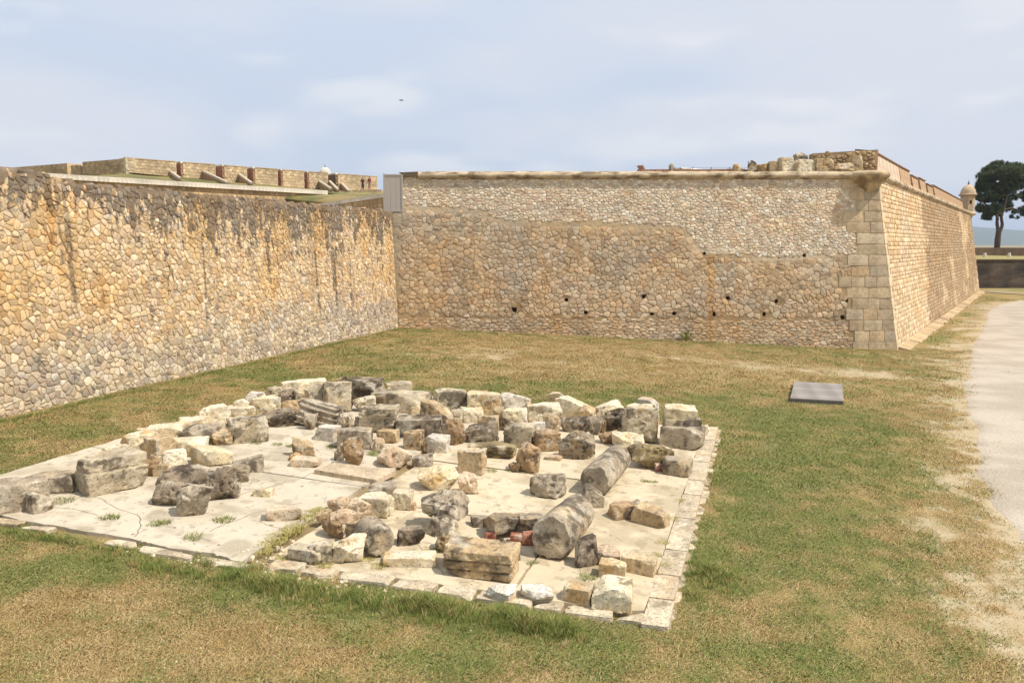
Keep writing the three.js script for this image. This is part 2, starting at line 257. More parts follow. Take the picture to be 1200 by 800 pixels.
// ================================================================ the curtain wall on the left
{
  const LEN = L0.distanceTo(J), TOP = 5.6, bat = 0.05, at = L0.clone();
  const nn = NX.clone();
  const g = thing('curtain_wall', 'long rubble stone wall with a black-stained top along the grass', 'wall', at); g.userData.at = at;
  const map = (u, v, w) => [AX.x * u + nn.x * (w - bat * v), v, AX.z * u + nn.z * (w - bat * v)];
  const U0 = -7, U1 = LEN + 0.1, uvOf = (u, v) => [(u - U0) / (U1 - U0), (v + 0.6) / 7];
  const topAt = u => TOP + 0.07 * (n2(u * 1.7, 2, 5) - 0.5) + 0.16 * step(2.25, 2.05, u) * (0.7 + 0.6 * n2(u * 5, 1, 1)) - 0.32 * step(0.75, 0.5, u);
  const dark = tex(2048, 1024, (x, y) => {
    const u = U0 + x * (U1 - U0), v = y * 7 - 0.6, top = TOP;
    const grain = 0.86 + 0.24 * f2(u * 9, v * 9, 3, 3);
    let c = [grain, grain, grain];
    // ochre wash in the middle of the wall, greyer stone low down
    const och = step(0.44, 0.66, f2(u * 0.8, v * 0.45, 12, 4)) * step(0.9, 2.4, v + 1.6 * (f2(u * 0.7, 4, 6, 3) - 0.5)) ;
    c = [c[0] * mix(1, 1.0, och), c[1] * mix(1, 0.91, och), c[2] * mix(1, 0.74, och)];
    const rust = step(0.62, 0.76, f2(u * 2.6, v * 0.7, 19, 4)) * step(1.6, 2.6, v) * 0.6;
    c = [c[0] * mix(1, 0.92, rust), c[1] * mix(1, 0.79, rust), c[2] * mix(1, 0.56, rust)];
    const dust = step(0.46, 0.62, f2(u * 1.3, v * 1.6, 29, 4)) * step(2.7, 1.2, v + 1.4 * (f2(u * 0.9, 7, 8, 3) - 0.5));
    c = [c[0] * mix(1, 0.90, dust), c[1] * mix(1, 0.92, dust), c[2] * mix(1, 1.04, dust)];
    // black lichen: a ragged band under the top and drips with hard, grainy edges
    const drip = Math.pow(f2(u * 2.3, 1.5, 44, 3), 2.6) * 4 + 0.35 * n2(u * 9, 3, 4), reach = 0.5 + drip * step(3, 6, u + 4 * n2(u * 0.6, 8, 2)) + (u < 4.5 ? 0.5 * n2(u * 1.4, 6, 6) : 0);
    const edge = (v - (top - reach)) / (0.25 + reach * 0.5), sp = 0.55 * f2(u * 5, v * 3, 61, 3) + 0.45 * f2(u * 16, v * 6, 63, 3);
    let k = step(0.34, 0.62, edge * 0.5 + (sp - 0.5) * 2.6 + 0.26);
    const streak = step(0.735, 0.80, f2(u * 3.1, v * 0.16 + 0.4, 83, 3)) * step(1.4, 2.6, v + 1.5 * n2(u * 2, 5, 5)) * step(0.35, 0.55, f2(u * 9, v * 5, 62, 2) + 0.1);
    k = Math.max(k * 0.92, streak * 0.8);
    const spots = step(0.70, 0.76, f2(u * 5, v * 5, 90, 3)) * 0.55; k = Math.max(k, spots);
    return [c[0] * mix(1, 0.31, k), c[1] * mix(1, 0.32, k), c[2] * mix(1, 0.37, k)];
  });
  dark.wrapS = dark.wrapT = THREE.ClampToEdgeWrapping;
  const bump = stoneBump.clone(); bump.repeat.set((U1 - U0) * 1.2, 7 * 1.2); bump.needsUpdate = true;
  const mat = new THREE.MeshStandardMaterial({ vertexColors: true, map: dark, bumpMap: bump, bumpScale: 0.018, roughness: 0.95 });
  // core with mortar face
  const core = new MB(), nU = 120;
  const mort = lin('#b59a73'), prof = [];
  for (let i = 0; i <= nU; i++) {
    const u = mix(U0, U1, i / nU), t = topAt(u) - 0.06, row = [];
    for (const [v, w] of [[-0.6, 0], [t * 0.3, 0], [t * 0.6, 0], [t, 0], [t, -1.3], [-0.6, -1.6]]) { const q = map(u, v, w), uv = uvOf(u, v); row.push(core.v(...q, ...uv, mul3(mort, 0.85 + 0.3 * n2(u * 2, v * 2, 4)))); }
    prof.push(row);
  }
  for (let i = 0; i < nU; i++) for (let k = 0; k < 5; k++) { core.tri(prof[i][k], prof[i + 1][k], prof[i + 1][k + 1]); core.tri(prof[i][k], prof[i + 1][k + 1], prof[i][k + 1]); }
  const coreMesh = mesh('wall_core', core.geo(), mat, g); coreMesh.userData.at = at;
  const PAL = ['#ccb087', '#d8be97', '#c3a379', '#cfb794', '#c0a787', '#decbac', '#cdb594', '#b8a284', '#d4b88b', '#dbc49c'], LOW = ['#bda88a', '#c8b595', '#b09e84', '#d0bf9f', '#a89980', '#d6c7aa', '#c0ac8d'];
  const list = [];
  const cells = rubble(U0, U1, -0.3, TOP + 0.2, 0.16, 1.06, 0.014, 7, (u, v) => v < topAt(u) - 0.08 && u > U0 && u < U1 - 0.1 && v > -0.25, 0.17);
  cells.forEach(([p, c], k) => { const low = c[1] < 1.5 + 1.4 * (f2(c[0] * 0.7, 4, 9, 3) - 0.5), top = c[1] > topAt(c[0]) - 0.34; let poly = top ? p.map(q => [q[0], Math.min(q[1], topAt(c[0]) + 0.16 * (hash3(k, 4, 4) - 0.35))]) : p; poly = roundOff(poly, 0.19); if (areaOf(poly) < 0.004) return; list.push({ poly, proud: hash3(k, 8, 8) < 0.16 ? 0.005 : 0.010 + 0.022 * hash3(k, 1, 1), col: vary(pick(low ? LOW : PAL, hash3(k, 2, 2)), hash3(k, 3, 3), hash3(k, 5, 5)), crisp: 0.88 }); });
  lay(coreMesh, 'stone', 'small_stones', list, map, uvOf, mat);
  // broken capping: loose stones along the top, seen against the rampart behind
  const cap = new MB();
  for (let k = 0; k < 150; k++) { const u = mix(U0, U1 - 0.3, (k + hash3(k, 1, 8)) / 150), big = u < 3.2 && u > 0.7, s = (big ? 0.16 : 0.09) + 0.09 * hash3(k, 2, 8), w = -0.15 - 0.9 * hash3(k, 3, 8), t = topAt(u) - 0.08; const poly = roundOff(ccw([[-s, -s], [s, -s * 0.8], [s * 0.9, s], [-s * 0.8, s * 0.9]].map(q => [q[0] + u, q[1] * (0.7 + 0.6 * hash3(k, 4, 8)) - w])), 0.25); stone(cap, poly, (big ? 0.16 : 0.07) + 0.07 * hash3(k, 5, 8), (uu, ww, h) => map(uu, t + h, -ww), (uu) => uvOf(uu, t), vary(pick(PAL, hash3(k, 6, 8)), hash3(k, 7, 8), 0.5), k, 0.75); }
  mesh('capping_stones', cap.geo(), mat, g).userData.kind = 'stuff';
}

// ================================================================ the bastion
const BF = 0.1, ARX = v => B.x - 0.122 * (v - B.y);                        // lean of the flank; the arris at a height
const CORD = 7.12;                                                          // height of the cordon's underside
const FD = (() => { const far = hitY(1147, 342, B.y); return far.sub(B).setY(0); })(), FLEN = FD.length(); FD.normalize();
const FN = V(-FD.z, 0, FD.x);
const bastionAt = V(B.x, 0, B.z);
const bastion = thing('bastion', 'large stone bastion with a round string course and pale corner stones', 'bastion', bastionAt);
const flankMap = (u, v, w) => [J.x + u - bastionAt.x, v, J.z - BF * v + w - bastionAt.z];
const faceMap = (u, v, w) => [ARX(v) + FD.x * u + FN.x * w - bastionAt.x, v, J.z - BF * v + FD.z * u + FN.z * w - bastionAt.z];
const flankUV = (px, py) => { const d = ray(px, py); let t = -J.z / -d[2]; for (let k = 0; k < 8; k++) { const y = CAMH + d[1] * t; t = (J.z - BF * y) / d[2]; } return [d[0] * t - J.x, CAMH + d[1] * t]; };
const lineAt = pts => x => { for (let k = 1; k < pts.length; k++) if (x <= pts[k][0]) return mix(pts[k - 1][1], pts[k][1], clamp((x - pts[k - 1][0]) / (pts[k][0] - pts[k - 1][0]))); return pts[pts.length - 1][1]; };
{
  const U1 = v => ARX(v) - J.x, split = lineAt([[455, 243], [560, 247], [585, 260], [700, 262], [800, 268], [828, 298], [900, 304], [990, 300], [1060, 300]].map(p => flankUV(...p)));
  const low = lineAt([[440, 372], [700, 374], [900, 374], [1060, 378]].map(p => flankUV(...p)));
  const gnd = u => gh(J.x + u, J.z);
  const UM = 25, uvOf = (u, v) => [u / UM, (v + 1.6) / 9.2];
  const streak = flankUV(833, 340)[0], streak2 = flankUV(866, 340)[0];
  const stain = tex(2048, 1024, (x, y) => {
    const u = x * UM, v = y * 9.2 - 1.6, grain = 0.86 + 0.24 * f2(u * 9, v * 9, 3, 3), d = v - split(u) - 0.25 * (f2(u * 1.5, v, 5, 3) - 0.5);
    let c = [grain, grain, grain];
    if (d < 0) {                                                            // older, browner skin with ochre washes
      const o = step(0.42, 0.64, f2(u * 0.55, v * 0.6, 14, 4)) * 0.7, r = step(0.58, 0.72, f2(u * 1.7, v * 0.9, 24, 4)) * 0.6;
      c = [c[0] * mix(1, 0.95, o), c[1] * mix(1, 0.88, o), c[2] * mix(1, 0.76, o)]; c = [c[0] * mix(1, 1.0, r), c[1] * mix(1, 0.87, r), c[2] * mix(1, 0.74, r)];
      const gy = step(0.5, 0.68, f2(u * 0.7, v * 0.8, 94, 4)) * 0.8; c = [c[0] * mix(1, 0.8, gy), c[1] * mix(1, 0.84, gy), c[2] * mix(1, 0.92, gy)];
    } else { const o = step(0.56, 0.72, f2(u * 0.9, v * 1.2, 64, 4)) * 0.7; c = [c[0], c[1] * mix(1, 0.9, o), c[2] * mix(1, 0.78, o)]; const gy = step(0.5, 0.7, f2(u * 0.8, v * 0.9, 104, 4)) * 0.6; c = [c[0] * mix(1, 0.86, gy), c[1] * mix(1, 0.88, gy), c[2] * mix(1, 0.9, gy)]; }
    for (const [su, wd, k] of [[streak, 0.09, 0.6], [streak2, 0.07, 0.3]]) { const e = Math.abs(u - su - 0.08 * (n2(v * 2, 4, 4) - 0.5)); if (e < 0.5 && v < split(su) - 0.02) { const s = step(wd + 0.16, wd - 0.08, e + 0.22 * (f2(u * 14, v * 3, 72, 3) - 0.5)) * k; c = [c[0] * mix(1, 0.92, s), c[1] * mix(1, 0.66, s), c[2] * mix(1, 0.3, s)]; } }
    const sp = step(0.72, 0.78, f2(u * 6, v * 6, 91, 3)) * 0.5; return mul3(c, 1 - sp * 0.55);
  });
  stain.wrapS = stain.wrapT = THREE.ClampToEdgeWrapping;
  const bump = stoneBump.clone(); bump.repeat.set(UM * 1.3, 9.2 * 1.3); bump.needsUpdate = true;
  const mat = new THREE.MeshStandardMaterial({ vertexColors: true, map: stain, bumpMap: bump, bumpScale: 0.016, roughness: 0.95 });
  // core, with the putlog holes left open and a dark back
  const holes = [[664, 351], [686, 366], [603, 363], [755, 347], [764, 367], [791, 367], [837, 368], [853, 349], [896, 368], [910, 353], [988, 371], [992, 352], [943, 299], [826, 297]].map(p => flankUV(...p));
  const sh = new THREE.Shape([[-0.2, -1.7], [U1(-1.7), -1.7], [U1(CORD + 0.1), CORD + 0.1], [1.0, CORD + 0.1], [1.0, 7.25], [0, 7.25], [-0.2, 7.25]].map(p => new THREE.Vector2(...p)));
  const hr = holes.map((h, k) => [0.075 + 0.05 * hash3(k, 1, 1), 0.07 + 0.06 * hash3(k, 2, 1)]);
  holes.forEach(([u, v], k) => { const [a, b] = hr[k]; sh.holes.push(new THREE.Path([...Array(7).keys()].map(q => { const t = q / 7 * 6.283 + hash3(k, 3, 1) * 6, e = 0.75 + 0.7 * hash3(k, q, 2); return new THREE.Vector2(u + Math.cos(t) * a * e, v + Math.sin(t) * b * e); }))); });
  const eg = new THREE.ExtrudeGeometry(sh, { depth: 0.6, bevelEnabled: false }), pos = eg.attributes.position, cols = [], uvs = [];
  for (let k = 0; k < pos.count; k++) { const u = pos.getX(k), v = pos.getY(k), q = flankMap(u, v, pos.getZ(k) - 0.6); pos.setXYZ(k, ...q); cols.push(...mul3(v > split(u) ? lin('#cbb999') : lin('#a58c69'), 1)); uvs.push(...uvOf(u, v)); }
  eg.setAttribute('color', new THREE.Float32BufferAttribute(cols, 3)); eg.setAttribute('uv', new THREE.Float32BufferAttribute(uvs, 2)); eg.computeVertexNormals();
  const part = mesh('flank_masonry', eg, mat, bastion); part.userData.at = bastionAt;
  const back = new MB(); back.quad([flankMap(-0.2, -1.7, -0.7), flankMap(U1(-1.7), -1.7, -0.7), flankMap(U1(7.2), 7.2, -0.7), flankMap(-0.2, 7.2, -0.7)], lin('#a58c69')); mesh('inner_fill', back.geo(), plainMat, part);
  const list = [], clear = (u, v) => holes.every(([a, b], k) => Math.hypot(u - a, v - b) > hr[k][0] + 0.07);
  const quoin = v => U1(v) - (1.55 + 0.55 * (v < 3.4) + 0.9 * (hash3(Math.floor((v + 1.7) / 0.52), 3, 3) - 0.5));
  const UP = ['#e2d4ba', '#d8c7aa', '#e7dcc6', '#d2bd9e', '#dfcdb0', '#cdb9a0', '#e3d3b4', '#d9c0a6', '#cdb59b'], LO = ['#cab18d', '#c1a784', '#d1ba9a', '#baa282', '#cdb490', '#c6b093', '#d6c2a3', '#b79e7e', '#caac88'];
  for (const [cells, kind] of [
    [rubble(0, 24.5, 2.5, 7.3, 0.13, 1.6, 0.013, 31, (u, v) => v > split(u) + 0.1 && v < (u < 1 ? 7.2 : CORD) && u > 0.06 && u < quoin(v) - 0.08 && clear(u, v), 0.16), 0],
    [rubble(0, 24.5, -1.2, 6.4, 0.215, 1.16, 0.016, 41, (u, v) => v < split(u) - 0.1 && v > low(u) + 0.12 && u > 0.1 && u < quoin(v) - 0.1 && clear(u, v), 0.22), 1],
    [rubble(0, 24.5, -1.6, 1.4, 0.13, 2.2, 0.012, 51, (u, v) => v < low(u) && v > gnd(u) - 0.15 && u > 0.1 && u < quoin(v) - 0.1 && clear(u, v), 0.1), 2]])
    cells.forEach(([p, c], k) => { if (areaOf(p) < 0.004) return; p = p.map(q => [Math.min(Math.max(q[0], 0.02), quoin(c[1]) - 0.015), q[1]]); list.push({ poly: roundOff(p, kind ? 0.2 : 0.16), proud: hash3(k, 8, 38) < 0.15 ? 0.005 : kind === 0 ? 0.008 + 0.02 * hash3(k, 1, 31) : 0.010 + 0.018 * hash3(k, 1, 31), col: vary(pick(kind ? LO : UP, hash3(k, 2, 32)), hash3(k, 3, 33), hash3(k, 5, 35)), crisp: kind ? 0.9 : 0.84 }); });
  lay(part, 'stone', 'small_stones', list, flankMap, uvOf, mat);
  // squared corner stones: on the flank several to a course, on the face one
  const QP = ['#cab491', '#c1ab88', '#cfbb99', '#bca686', '#c5ad87', '#ccb58f', '#c0ad90'], qMat = grainMaterial(1.1, 0.012), qpart = mesh('corner_pier', new THREE.BoxGeometry(0.3, 0.3, 0.3).translate(...flankMap(U1(6.6) - 0.4, 6.6, -0.3)), plainMat, bastion);
  { const n = qpart.geometry.attributes.position.count; qpart.geometry.setAttribute('color', new THREE.Float32BufferAttribute(Array(n).fill(lin('#b8a584')).flat(), 3)); }
  for (let k = 0; k < 17; k++) {
    const v0 = -1.7 + k * 0.52, v1 = Math.min(v0 + 0.505, CORD - 0.02); if (v1 - v0 < 0.1) break;
    const um = (v0 + v1) / 2; let u = quoin(um), n = 0;
    while (u < U1(um) - 0.2 && n < 6) {
      let w = 0.5 + 0.75 * hash3(k, n, 61); if (u + w > U1(um) - 0.35) w = 9; const e0 = Math.min(u + w, U1(v0) - 0.004), e1 = Math.min(u + w, U1(v1) - 0.004), m = new MB();
      stone(m, roundOff([[u + 0.004, v0], [e0 - 0.004, v0], [e1 - 0.004, v1 + 0.008], [u + 0.004, v1 + 0.008]], 0.03), 0.014 + 0.014 * hash3(k, n, 62), flankMap, (a, b) => [a, b], vary(pick(QP, hash3(k, n, 63)), 0.4 + 0.25 * hash3(k, n, 64), hash3(k, n, 65)), k * 9 + n, 0.965);
      mesh('corner_stone', m.geo(), qMat, qpart); u += w; n++;
    }
    const m = new MB(), wd = k % 2 ? 0.75 : 0.48; stone(m, roundOff([[-0.015, v0], [wd, v0], [wd, v1], [-0.015, v1]], 0.03), 0.035, faceMap, (a, b) => [a + 3, b], vary(lin('#d8c5a0'), 0.4 + 0.3 * hash3(k, 9, 64), 0.5), k, 0.965); mesh('corner_stone', m.geo(), qMat, qpart);
  }
}
{
  // the long right-hand face, in courses of small squared blocks
  const VT = CORD, UM = FLEN + 0.5, uvOf = (u, v) => [u / 30, (v + 1.6) / 9];
  const stain = tex(2048, 512, (x, y) => {
    const u = x * 60, v = y * 9 - 1.6, grain = 0.88 + 0.2 * f2(u * 7, v * 7, 3, 3); let c = [grain, grain, grain];
    const brown = step(-0.8, 0.8, u - 14.5 - 1.2 * (v - 2) * 0.3 + 1.6 * (f2(v * 1.2, u * 0.2, 8, 3) - 0.5)) * step(0.36, 0.5, f2(u * 0.22, v * 0.4, 9, 4) + 0.06);
    c = [c[0] * mix(1, 0.64, brown), c[1] * mix(1, 0.59, brown), c[2] * mix(1, 0.54, brown)];
    const o = step(0.5, 0.66, f2(u * 0.5, v * 0.8, 44, 4)) * 0.7; return [c[0], c[1] * mix(1, 0.9, o), c[2] * mix(1, 0.74, o)];
  });
  stain.repeat.set(0.5, 1); stain.needsUpdate = true;
  const bump = stoneBump.clone(); bump.repeat.set(36, 11); bump.needsUpdate = true;
  const mat = new THREE.MeshStandardMaterial({ vertexColors: true, map: stain, bumpMap: bump, bumpScale: 0.015, roughness: 0.95 });
  const m = new MB(), mort = lin('#b99f78'), q = (u, v, w) => m.v(...faceMap(u, v, w), ...uvOf(u, v), mort);
  const N = 60; for (let i = 0; i < N; i++) { const a = UM * i / N, b = UM * (i + 1) / N, k = [q(a, -1.7, 0), q(b, -1.7, 0), q(b, VT, 0), q(a, VT, 0)]; m.tri(k[0], k[1], k[2]); m.tri(k[0], k[2], k[3]); }
  { const k = [q(UM, -1.7, 0), q(UM, -1.7, -4), q(UM, VT, -4), q(UM, VT, 0)]; m.tri(k[0], k[1], k[2]); m.tri(k[0], k[2], k[3]); }
  const part = mesh('face_masonry', m.geo(), mat, bastion); part.userData.at = bastionAt;
  const list = [], PAL = ['#d4bd97', '#c9b08a', '#dccaa8', '#c2a883', '#cfb690', '#baa080', '#d8c29b', '#ccb290'];
  let v = -1.35, r = 0;
  while (v < VT - 0.1) {
    const h = Math.min(0.18 + 0.1 * hash3(r, 1, 71), VT - v); let u = r % 2 ? 0.8 : 0.52, n = 0;
    while (u < UM) { const w = 0.18 + 0.3 * hash3(r, n, 72), j = s => 0.014 * (hash3(r, n, s) - 0.5); list.push({ poly: roundOff([[u + 0.012 + j(1), v + 0.012 + j(2)], [u + w - 0.012 + j(3), v + 0.012 + j(4)], [u + w - 0.012 + j(5), v + h - 0.012 + j(6)], [u + 0.012 + j(7), v + h - 0.012 + j(8)]], 0.14), proud: 0.02 + 0.035 * hash3(r, n, 73), col: vary(pick(PAL, hash3(r, n, 74)), hash3(r, n, 75), hash3(r, n, 76)), crisp: 0.88 }); u += w; n++; }
    v += h; r++;
  }
  lay(part, 'block', 'small_blocks', list, faceMap, uvOf, mat);
  // pale footing ledge along the foot of the face
  const fm = new MB(); for (let k = 0; k < 46; k++) { const a = 0.3 + k * 1.26, b = a + 1.22, y0 = B.y - 0.3, y1 = B.y + 0.06 + 0.05 * hash3(k, 1, 5), w = 0.5 + 0.12 * hash3(k, 2, 5), c = vary(lin('#c6ac84'), hash3(k, 3, 5), 0.5), P = (u, vv, ww) => faceMap(u, vv, ww); fm.hexa([P(a, y0, w), P(b, y0, w), P(b, y0, -0.1), P(a, y0, -0.1)], [P(a, y1 - 0.05, w), P(b, y1 - 0.05, w), P(b, y1 + 0.1, -0.1), P(a, y1 + 0.1, -0.1)], c); }
  mesh('footing_ledge', fm.geo(), plainMat, bastion);
}
// string course (cordon): a half-round moulding swept along flank and face, and the corbel at the corner
{
  const prof = [[-0.5, -0.04], [0, -0.04], [0.05, 0.0], [0.13, 0.03], [0.19, 0.09], [0.21, 0.16], [0.19, 0.23], [0.13, 0.29], [0.05, 0.32], [-0.1, 0.36], [-0.5, 0.37]];
  const sweep = (map, ua, ub, n, seed) => {
    const m = new MB(), rows = [];
    for (let i = 0; i <= n; i++) { const u = mix(ua, ub, i / n), chip = 0.03 * (f2(u * 1.9, seed, 4, 3) - 0.5), blk = 0.012 * (hash3(Math.floor(u / 1.15), seed, 2) - 0.5), jt = Math.abs(u / 1.15 - Math.round(u / 1.15)) < 0.03 ? -0.012 : 0; rows.push(prof.map(([w, h], k) => { const bits = f2(u * 2.2, k * 0.45, 12 + seed, 4), c = mix3(lin('#c9b696'), lin('#6e5a3e'), step(0.46, 0.66, bits) * 0.8); const s = f2(u * 5, k * 0.7, 33, 2); return m.v(...map(u, CORD + h + chip + 0.02 * (s - 0.5), w + chip + blk + jt + 0.05 * (s - 0.5)), u, k * 0.12, mul3(c, 0.9 + 0.2 * s)); })); }
    for (let i = 0; i < n; i++) for (let k = 0; k < prof.length - 1; k++) { m.tri(rows[i][k], rows[i + 1][k], rows[i + 1][k + 1]); m.tri(rows[i][k], rows[i + 1][k + 1], rows[i][k + 1]); }
    return m.geo();
  };
  const uS = flankUV(490, 198)[0];
  mesh('string_course', sweep(flankMap, uS, ARX(CORD) - J.x + 0.1, 300, 1), plainMat, bastion);
  mesh('string_course', sweep(faceMap, -0.1, FLEN + 0.2, 500, 2), plainMat, bastion);
  // end of the cordon, broken dark block
  const eb = new MB(); const P = flankMap; eb.hexa([P(uS - 0.75, CORD + 0.12, 0.14), P(uS, CORD + 0.06, 0.16), P(uS, CORD + 0.06, -0.4), P(uS - 0.75, CORD + 0.12, -0.4)], [P(uS - 0.7, CORD + 0.3, 0.12), P(uS, CORD + 0.33, 0.14), P(uS, CORD + 0.33, -0.4), P(uS - 0.7, CORD + 0.3, -0.4)], lin('#6a5a42')); mesh('broken_course_block', eb.geo(), plainMat, bastion);
  const pts = [[0.02, -0.98], [0.12, -0.9], [0.2, -0.72], [0.34, -0.62], [0.38, -0.5], [0.55, -0.42], [0.6, -0.28], [0.8, -0.16], [0.84, -0.03], [0.9, 0.02], [0.98, 0.09], [1.0, 0.17], [0.97, 0.25], [0.9, 0.32], [0.7, 0.36], [0.01, 0.37]].map(p => new THREE.Vector2(...p));
  const cg = new THREE.LatheGeometry(pts, 48), a = cg.attributes.position, cc = [], q = faceMap(-0.05, CORD, -0.42);
  for (let k = 0; k < a.count; k++) { const s = 1 + 0.03 * (f3(a.getX(k) * 3, a.getY(k) * 3, a.getZ(k) * 3, 4) - 0.5); a.setXYZ(k, a.getX(k) * s, a.getY(k), a.getZ(k) * s); cc.push(...mul3(mix3(lin('#c6b08a'), lin('#8a7454'), step(0.45, 0.7, f3(a.getX(k) * 2, a.getY(k) * 3, a.getZ(k) * 2, 6))), 1)); }
  cg.setAttribute('color', new THREE.Float32BufferAttribute(cc, 3)); cg.computeVertexNormals(); cg.translate(...q);
  mesh('corner_corbel', cg, plainMat, bastion);
}
// terreplein, parapets, sentry box
{
  const top = new MB(), y = CORD + 0.35, P = (u, w) => flankMap(u, y, w), Q = (u, w) => faceMap(u, y, w), pts = [P(0, -0.3), P(ARX(y) - J.x - 0.1, -0.3), Q(FLEN, -0.3), Q(FLEN, -14), P(0, -45)], k = pts.map(p => top.v(p[0], y - 0.02, p[2], p[0], p[2], lin('#a48f66')));
  for (let i = 1; i < 4; i++) top.tri(k[0], k[i], k[i + 1]);
  mesh('terreplein', top.geo(), plainMat, bastion);
  // parapet over the long face: a plastered length, then brick with embrasures
  const par = (name, segs, col) => segs.forEach(([u0, u1, h, hi], n) => { const m = new MB(), yb = CORD + 0.34, w0 = -0.45, w1 = -1.35; m.hexa([faceMap(u0, yb, w0), faceMap(u1, yb, w0), faceMap(u1, yb, w1), faceMap(u0, yb, w1)], [faceMap(u0, yb + h, w0 - 0.05), faceMap(u1, yb + (hi ?? h), w0 - 0.05), faceMap(u1, yb + (hi ?? h) + 0.12, w1), faceMap(u0, yb + h + 0.12, w1)], mul3(col, 0.9 + 0.2 * hash3(n, 2, 9))); const p = mesh(name, m.geo(), plainMat, bastion); const c = new MB(); c.hexa([faceMap(u0, yb + h, w0 + 0.03), faceMap(u1, yb + (hi ?? h), w0 + 0.03), faceMap(u1, yb + (hi ?? h) + 0.1, w1 - 0.03), faceMap(u0, yb + h + 0.1, w1 - 0.03)], [faceMap(u0, yb + h + 0.07, w0 + 0.02), faceMap(u1, yb + (hi ?? h) + 0.07, w0 + 0.02), faceMap(u1, yb + (hi ?? h) + 0.2, w1 - 0.03), faceMap(u0, yb + h + 0.2, w1 - 0.03)], lin('#8d6f5a')); mesh('coping', c.geo(), plainMat, p); });
  par('plastered_parapet', [[3.1, 11.5, 1.25, 1.2]], lin('#d2bca2'));
  par('brick_parapet', [[11.8, 16.2, 1.2], [17.2, 20.2, 1.0], [21.2, 24.5, 1.1], [25.6, 29, 0.95], [30, 56.4, 1.1, 1.05]], lin('#bc9c78'));
  const low = []; for (const [a, b] of [[16.2, 17.2], [20.2, 21.2], [24.5, 25.6], [29, 30]]) low.push([a, b, 0.45]); par('embrasure_sill', low, lin('#a07a55'));
  // ruined cross wall behind the corner: rubble with its own stones
  const a0 = atZ(951, 190, J.z - 3.1), a1 = atZ(1029, 190, J.z - 3.0), wy = CORD + 0.33, rm = new MB(), dv = a1.clone().sub(a0).setY(0), wl = dv.length(); dv.normalize(); const nr = V(-dv.z, 0, dv.x), rmap = (u, v, w) => [a0.x + dv.x * u + nr.x * w - bastionAt.x, wy + v, a0.z + dv.z * u + nr.z * w - bastionAt.z];
  rm.hexa([rmap(0, -0.2, 0), rmap(wl, -0.2, 0), rmap(wl, -0.2, -0.7), rmap(0, -0.2, -0.7)], [rmap(0.1, 1.12, 0), rmap(wl, 1.3, 0), rmap(wl, 1.3, -0.7), rmap(0.1, 1.12, -0.7)], lin('#a88e6a'));
  const rp = mesh('ruined_cross_wall', rm.geo(), plainMat, bastion), RP = ['#c4a87e', '#b0956f', '#cfb78f', '#a58b68', '#bc9e74'];
  rubble(0, wl, 0, 1.2, 0.2, 1.3, 0.03, 81, (u, v) => u > 0.12 && u < wl - 0.08 && v < 1.06 + 0.16 * u / wl).forEach(([p], k) => { if (areaOf(p) < 0.01) return; const m = new MB(); stone(m, ccw(roundOff(p, 0.22)), 0.03 + 0.03 * hash3(k, 1, 1), rmap, (a, b) => [a, b], vary(pick(RP, hash3(k, 2, 2)), hash3(k, 3, 3), 0.5), k, 0.8); mesh('stone', m.geo(), plainMat, rp); });
  // sentry box at the far corner
  const c = faceMap(FLEN - 0.5, CORD, -0.3), sb = new THREE.Group(); sb.name = 'sentry_box'; sb.position.set(...c); sb.scale.setScalar(0.84); bastion.add(sb);
  const lathe = (pts, seg, col, seed) => { const g = new THREE.LatheGeometry(pts.map(p => new THREE.Vector2(...p)), seg), a = g.attributes.position, cc = []; for (let k = 0; k < a.count; k++) cc.push(...mul3(col, 0.8 + 0.4 * f3(a.getX(k) * 2, a.getY(k) * 2, a.getZ(k) * 2, seed))); g.setAttribute('color', new THREE.Float32BufferAttribute(cc, 3)); return g; };
  const st = lin('#c9b394');
  mesh('corbel_base', lathe([[0.02, -1.0], [0.2, -0.9], [0.35, -0.6], [0.6, -0.45], [0.72, -0.15], [1.0, -0.05], [1.04, 0.12], [0.98, 0.3], [0.8, 0.36]], 24, st, 3), plainMat, sb);
  const wallG = []; for (let k = 0; k < 8; k++) { const m = new MB(), a = (k + 0.5) / 8 * Math.PI * 2, b = (k + 1.5) / 8 * Math.PI * 2, r = 0.82, t = 0.12, win = k % 2 === 1; const s = (y0, y1, f0, f1) => { const pa = mix(a, b, f0), pb = mix(a, b, f1), R = (an, rr, yy) => [Math.cos(an) * rr, yy, -Math.sin(an) * rr]; m.hexa([R(pa, r, y0), R(pb, r, y0), R(pb, r - t, y0), R(pa, r - t, y0)], [R(pa, r, y1), R(pb, r, y1), R(pb, r - t, y1), R(pa, r - t, y1)], mul3(st, 0.9 + 0.2 * hash3(k, 4, 4))); }; if (win) { s(0.3, 1.3, 0, 1); s(1.3, 1.75, 0, 0.25); s(1.3, 1.75, 0.75, 1); s(1.75, 2.3, 0, 1); } else s(0.3, 2.3, 0, 1); mesh('wall_panel', m.geo(), plainMat, sb); }
  mesh('cornice', lathe([[0.8, 2.28], [0.98, 2.34], [1.06, 2.44], [1.06, 2.52], [0.9, 2.58]], 24, lin('#b59d7e'), 5), plainMat, sb);
  mesh('dome', lathe([[0.92, 2.55], [0.9, 2.75], [0.82, 3.05], [0.64, 3.4], [0.4, 3.62], [0.12, 3.74], [0.05, 3.78]], 20, st, 7), plainMat, sb);
  mesh('finial', lathe([[0.07, 3.74], [0.14, 3.86], [0.06, 3.96], [0.1, 4.04], [0.03, 4.12], [0.02, 4.3], [0.001, 4.32]], 12, lin('#7d6a55'), 8), plainMat, sb);
}

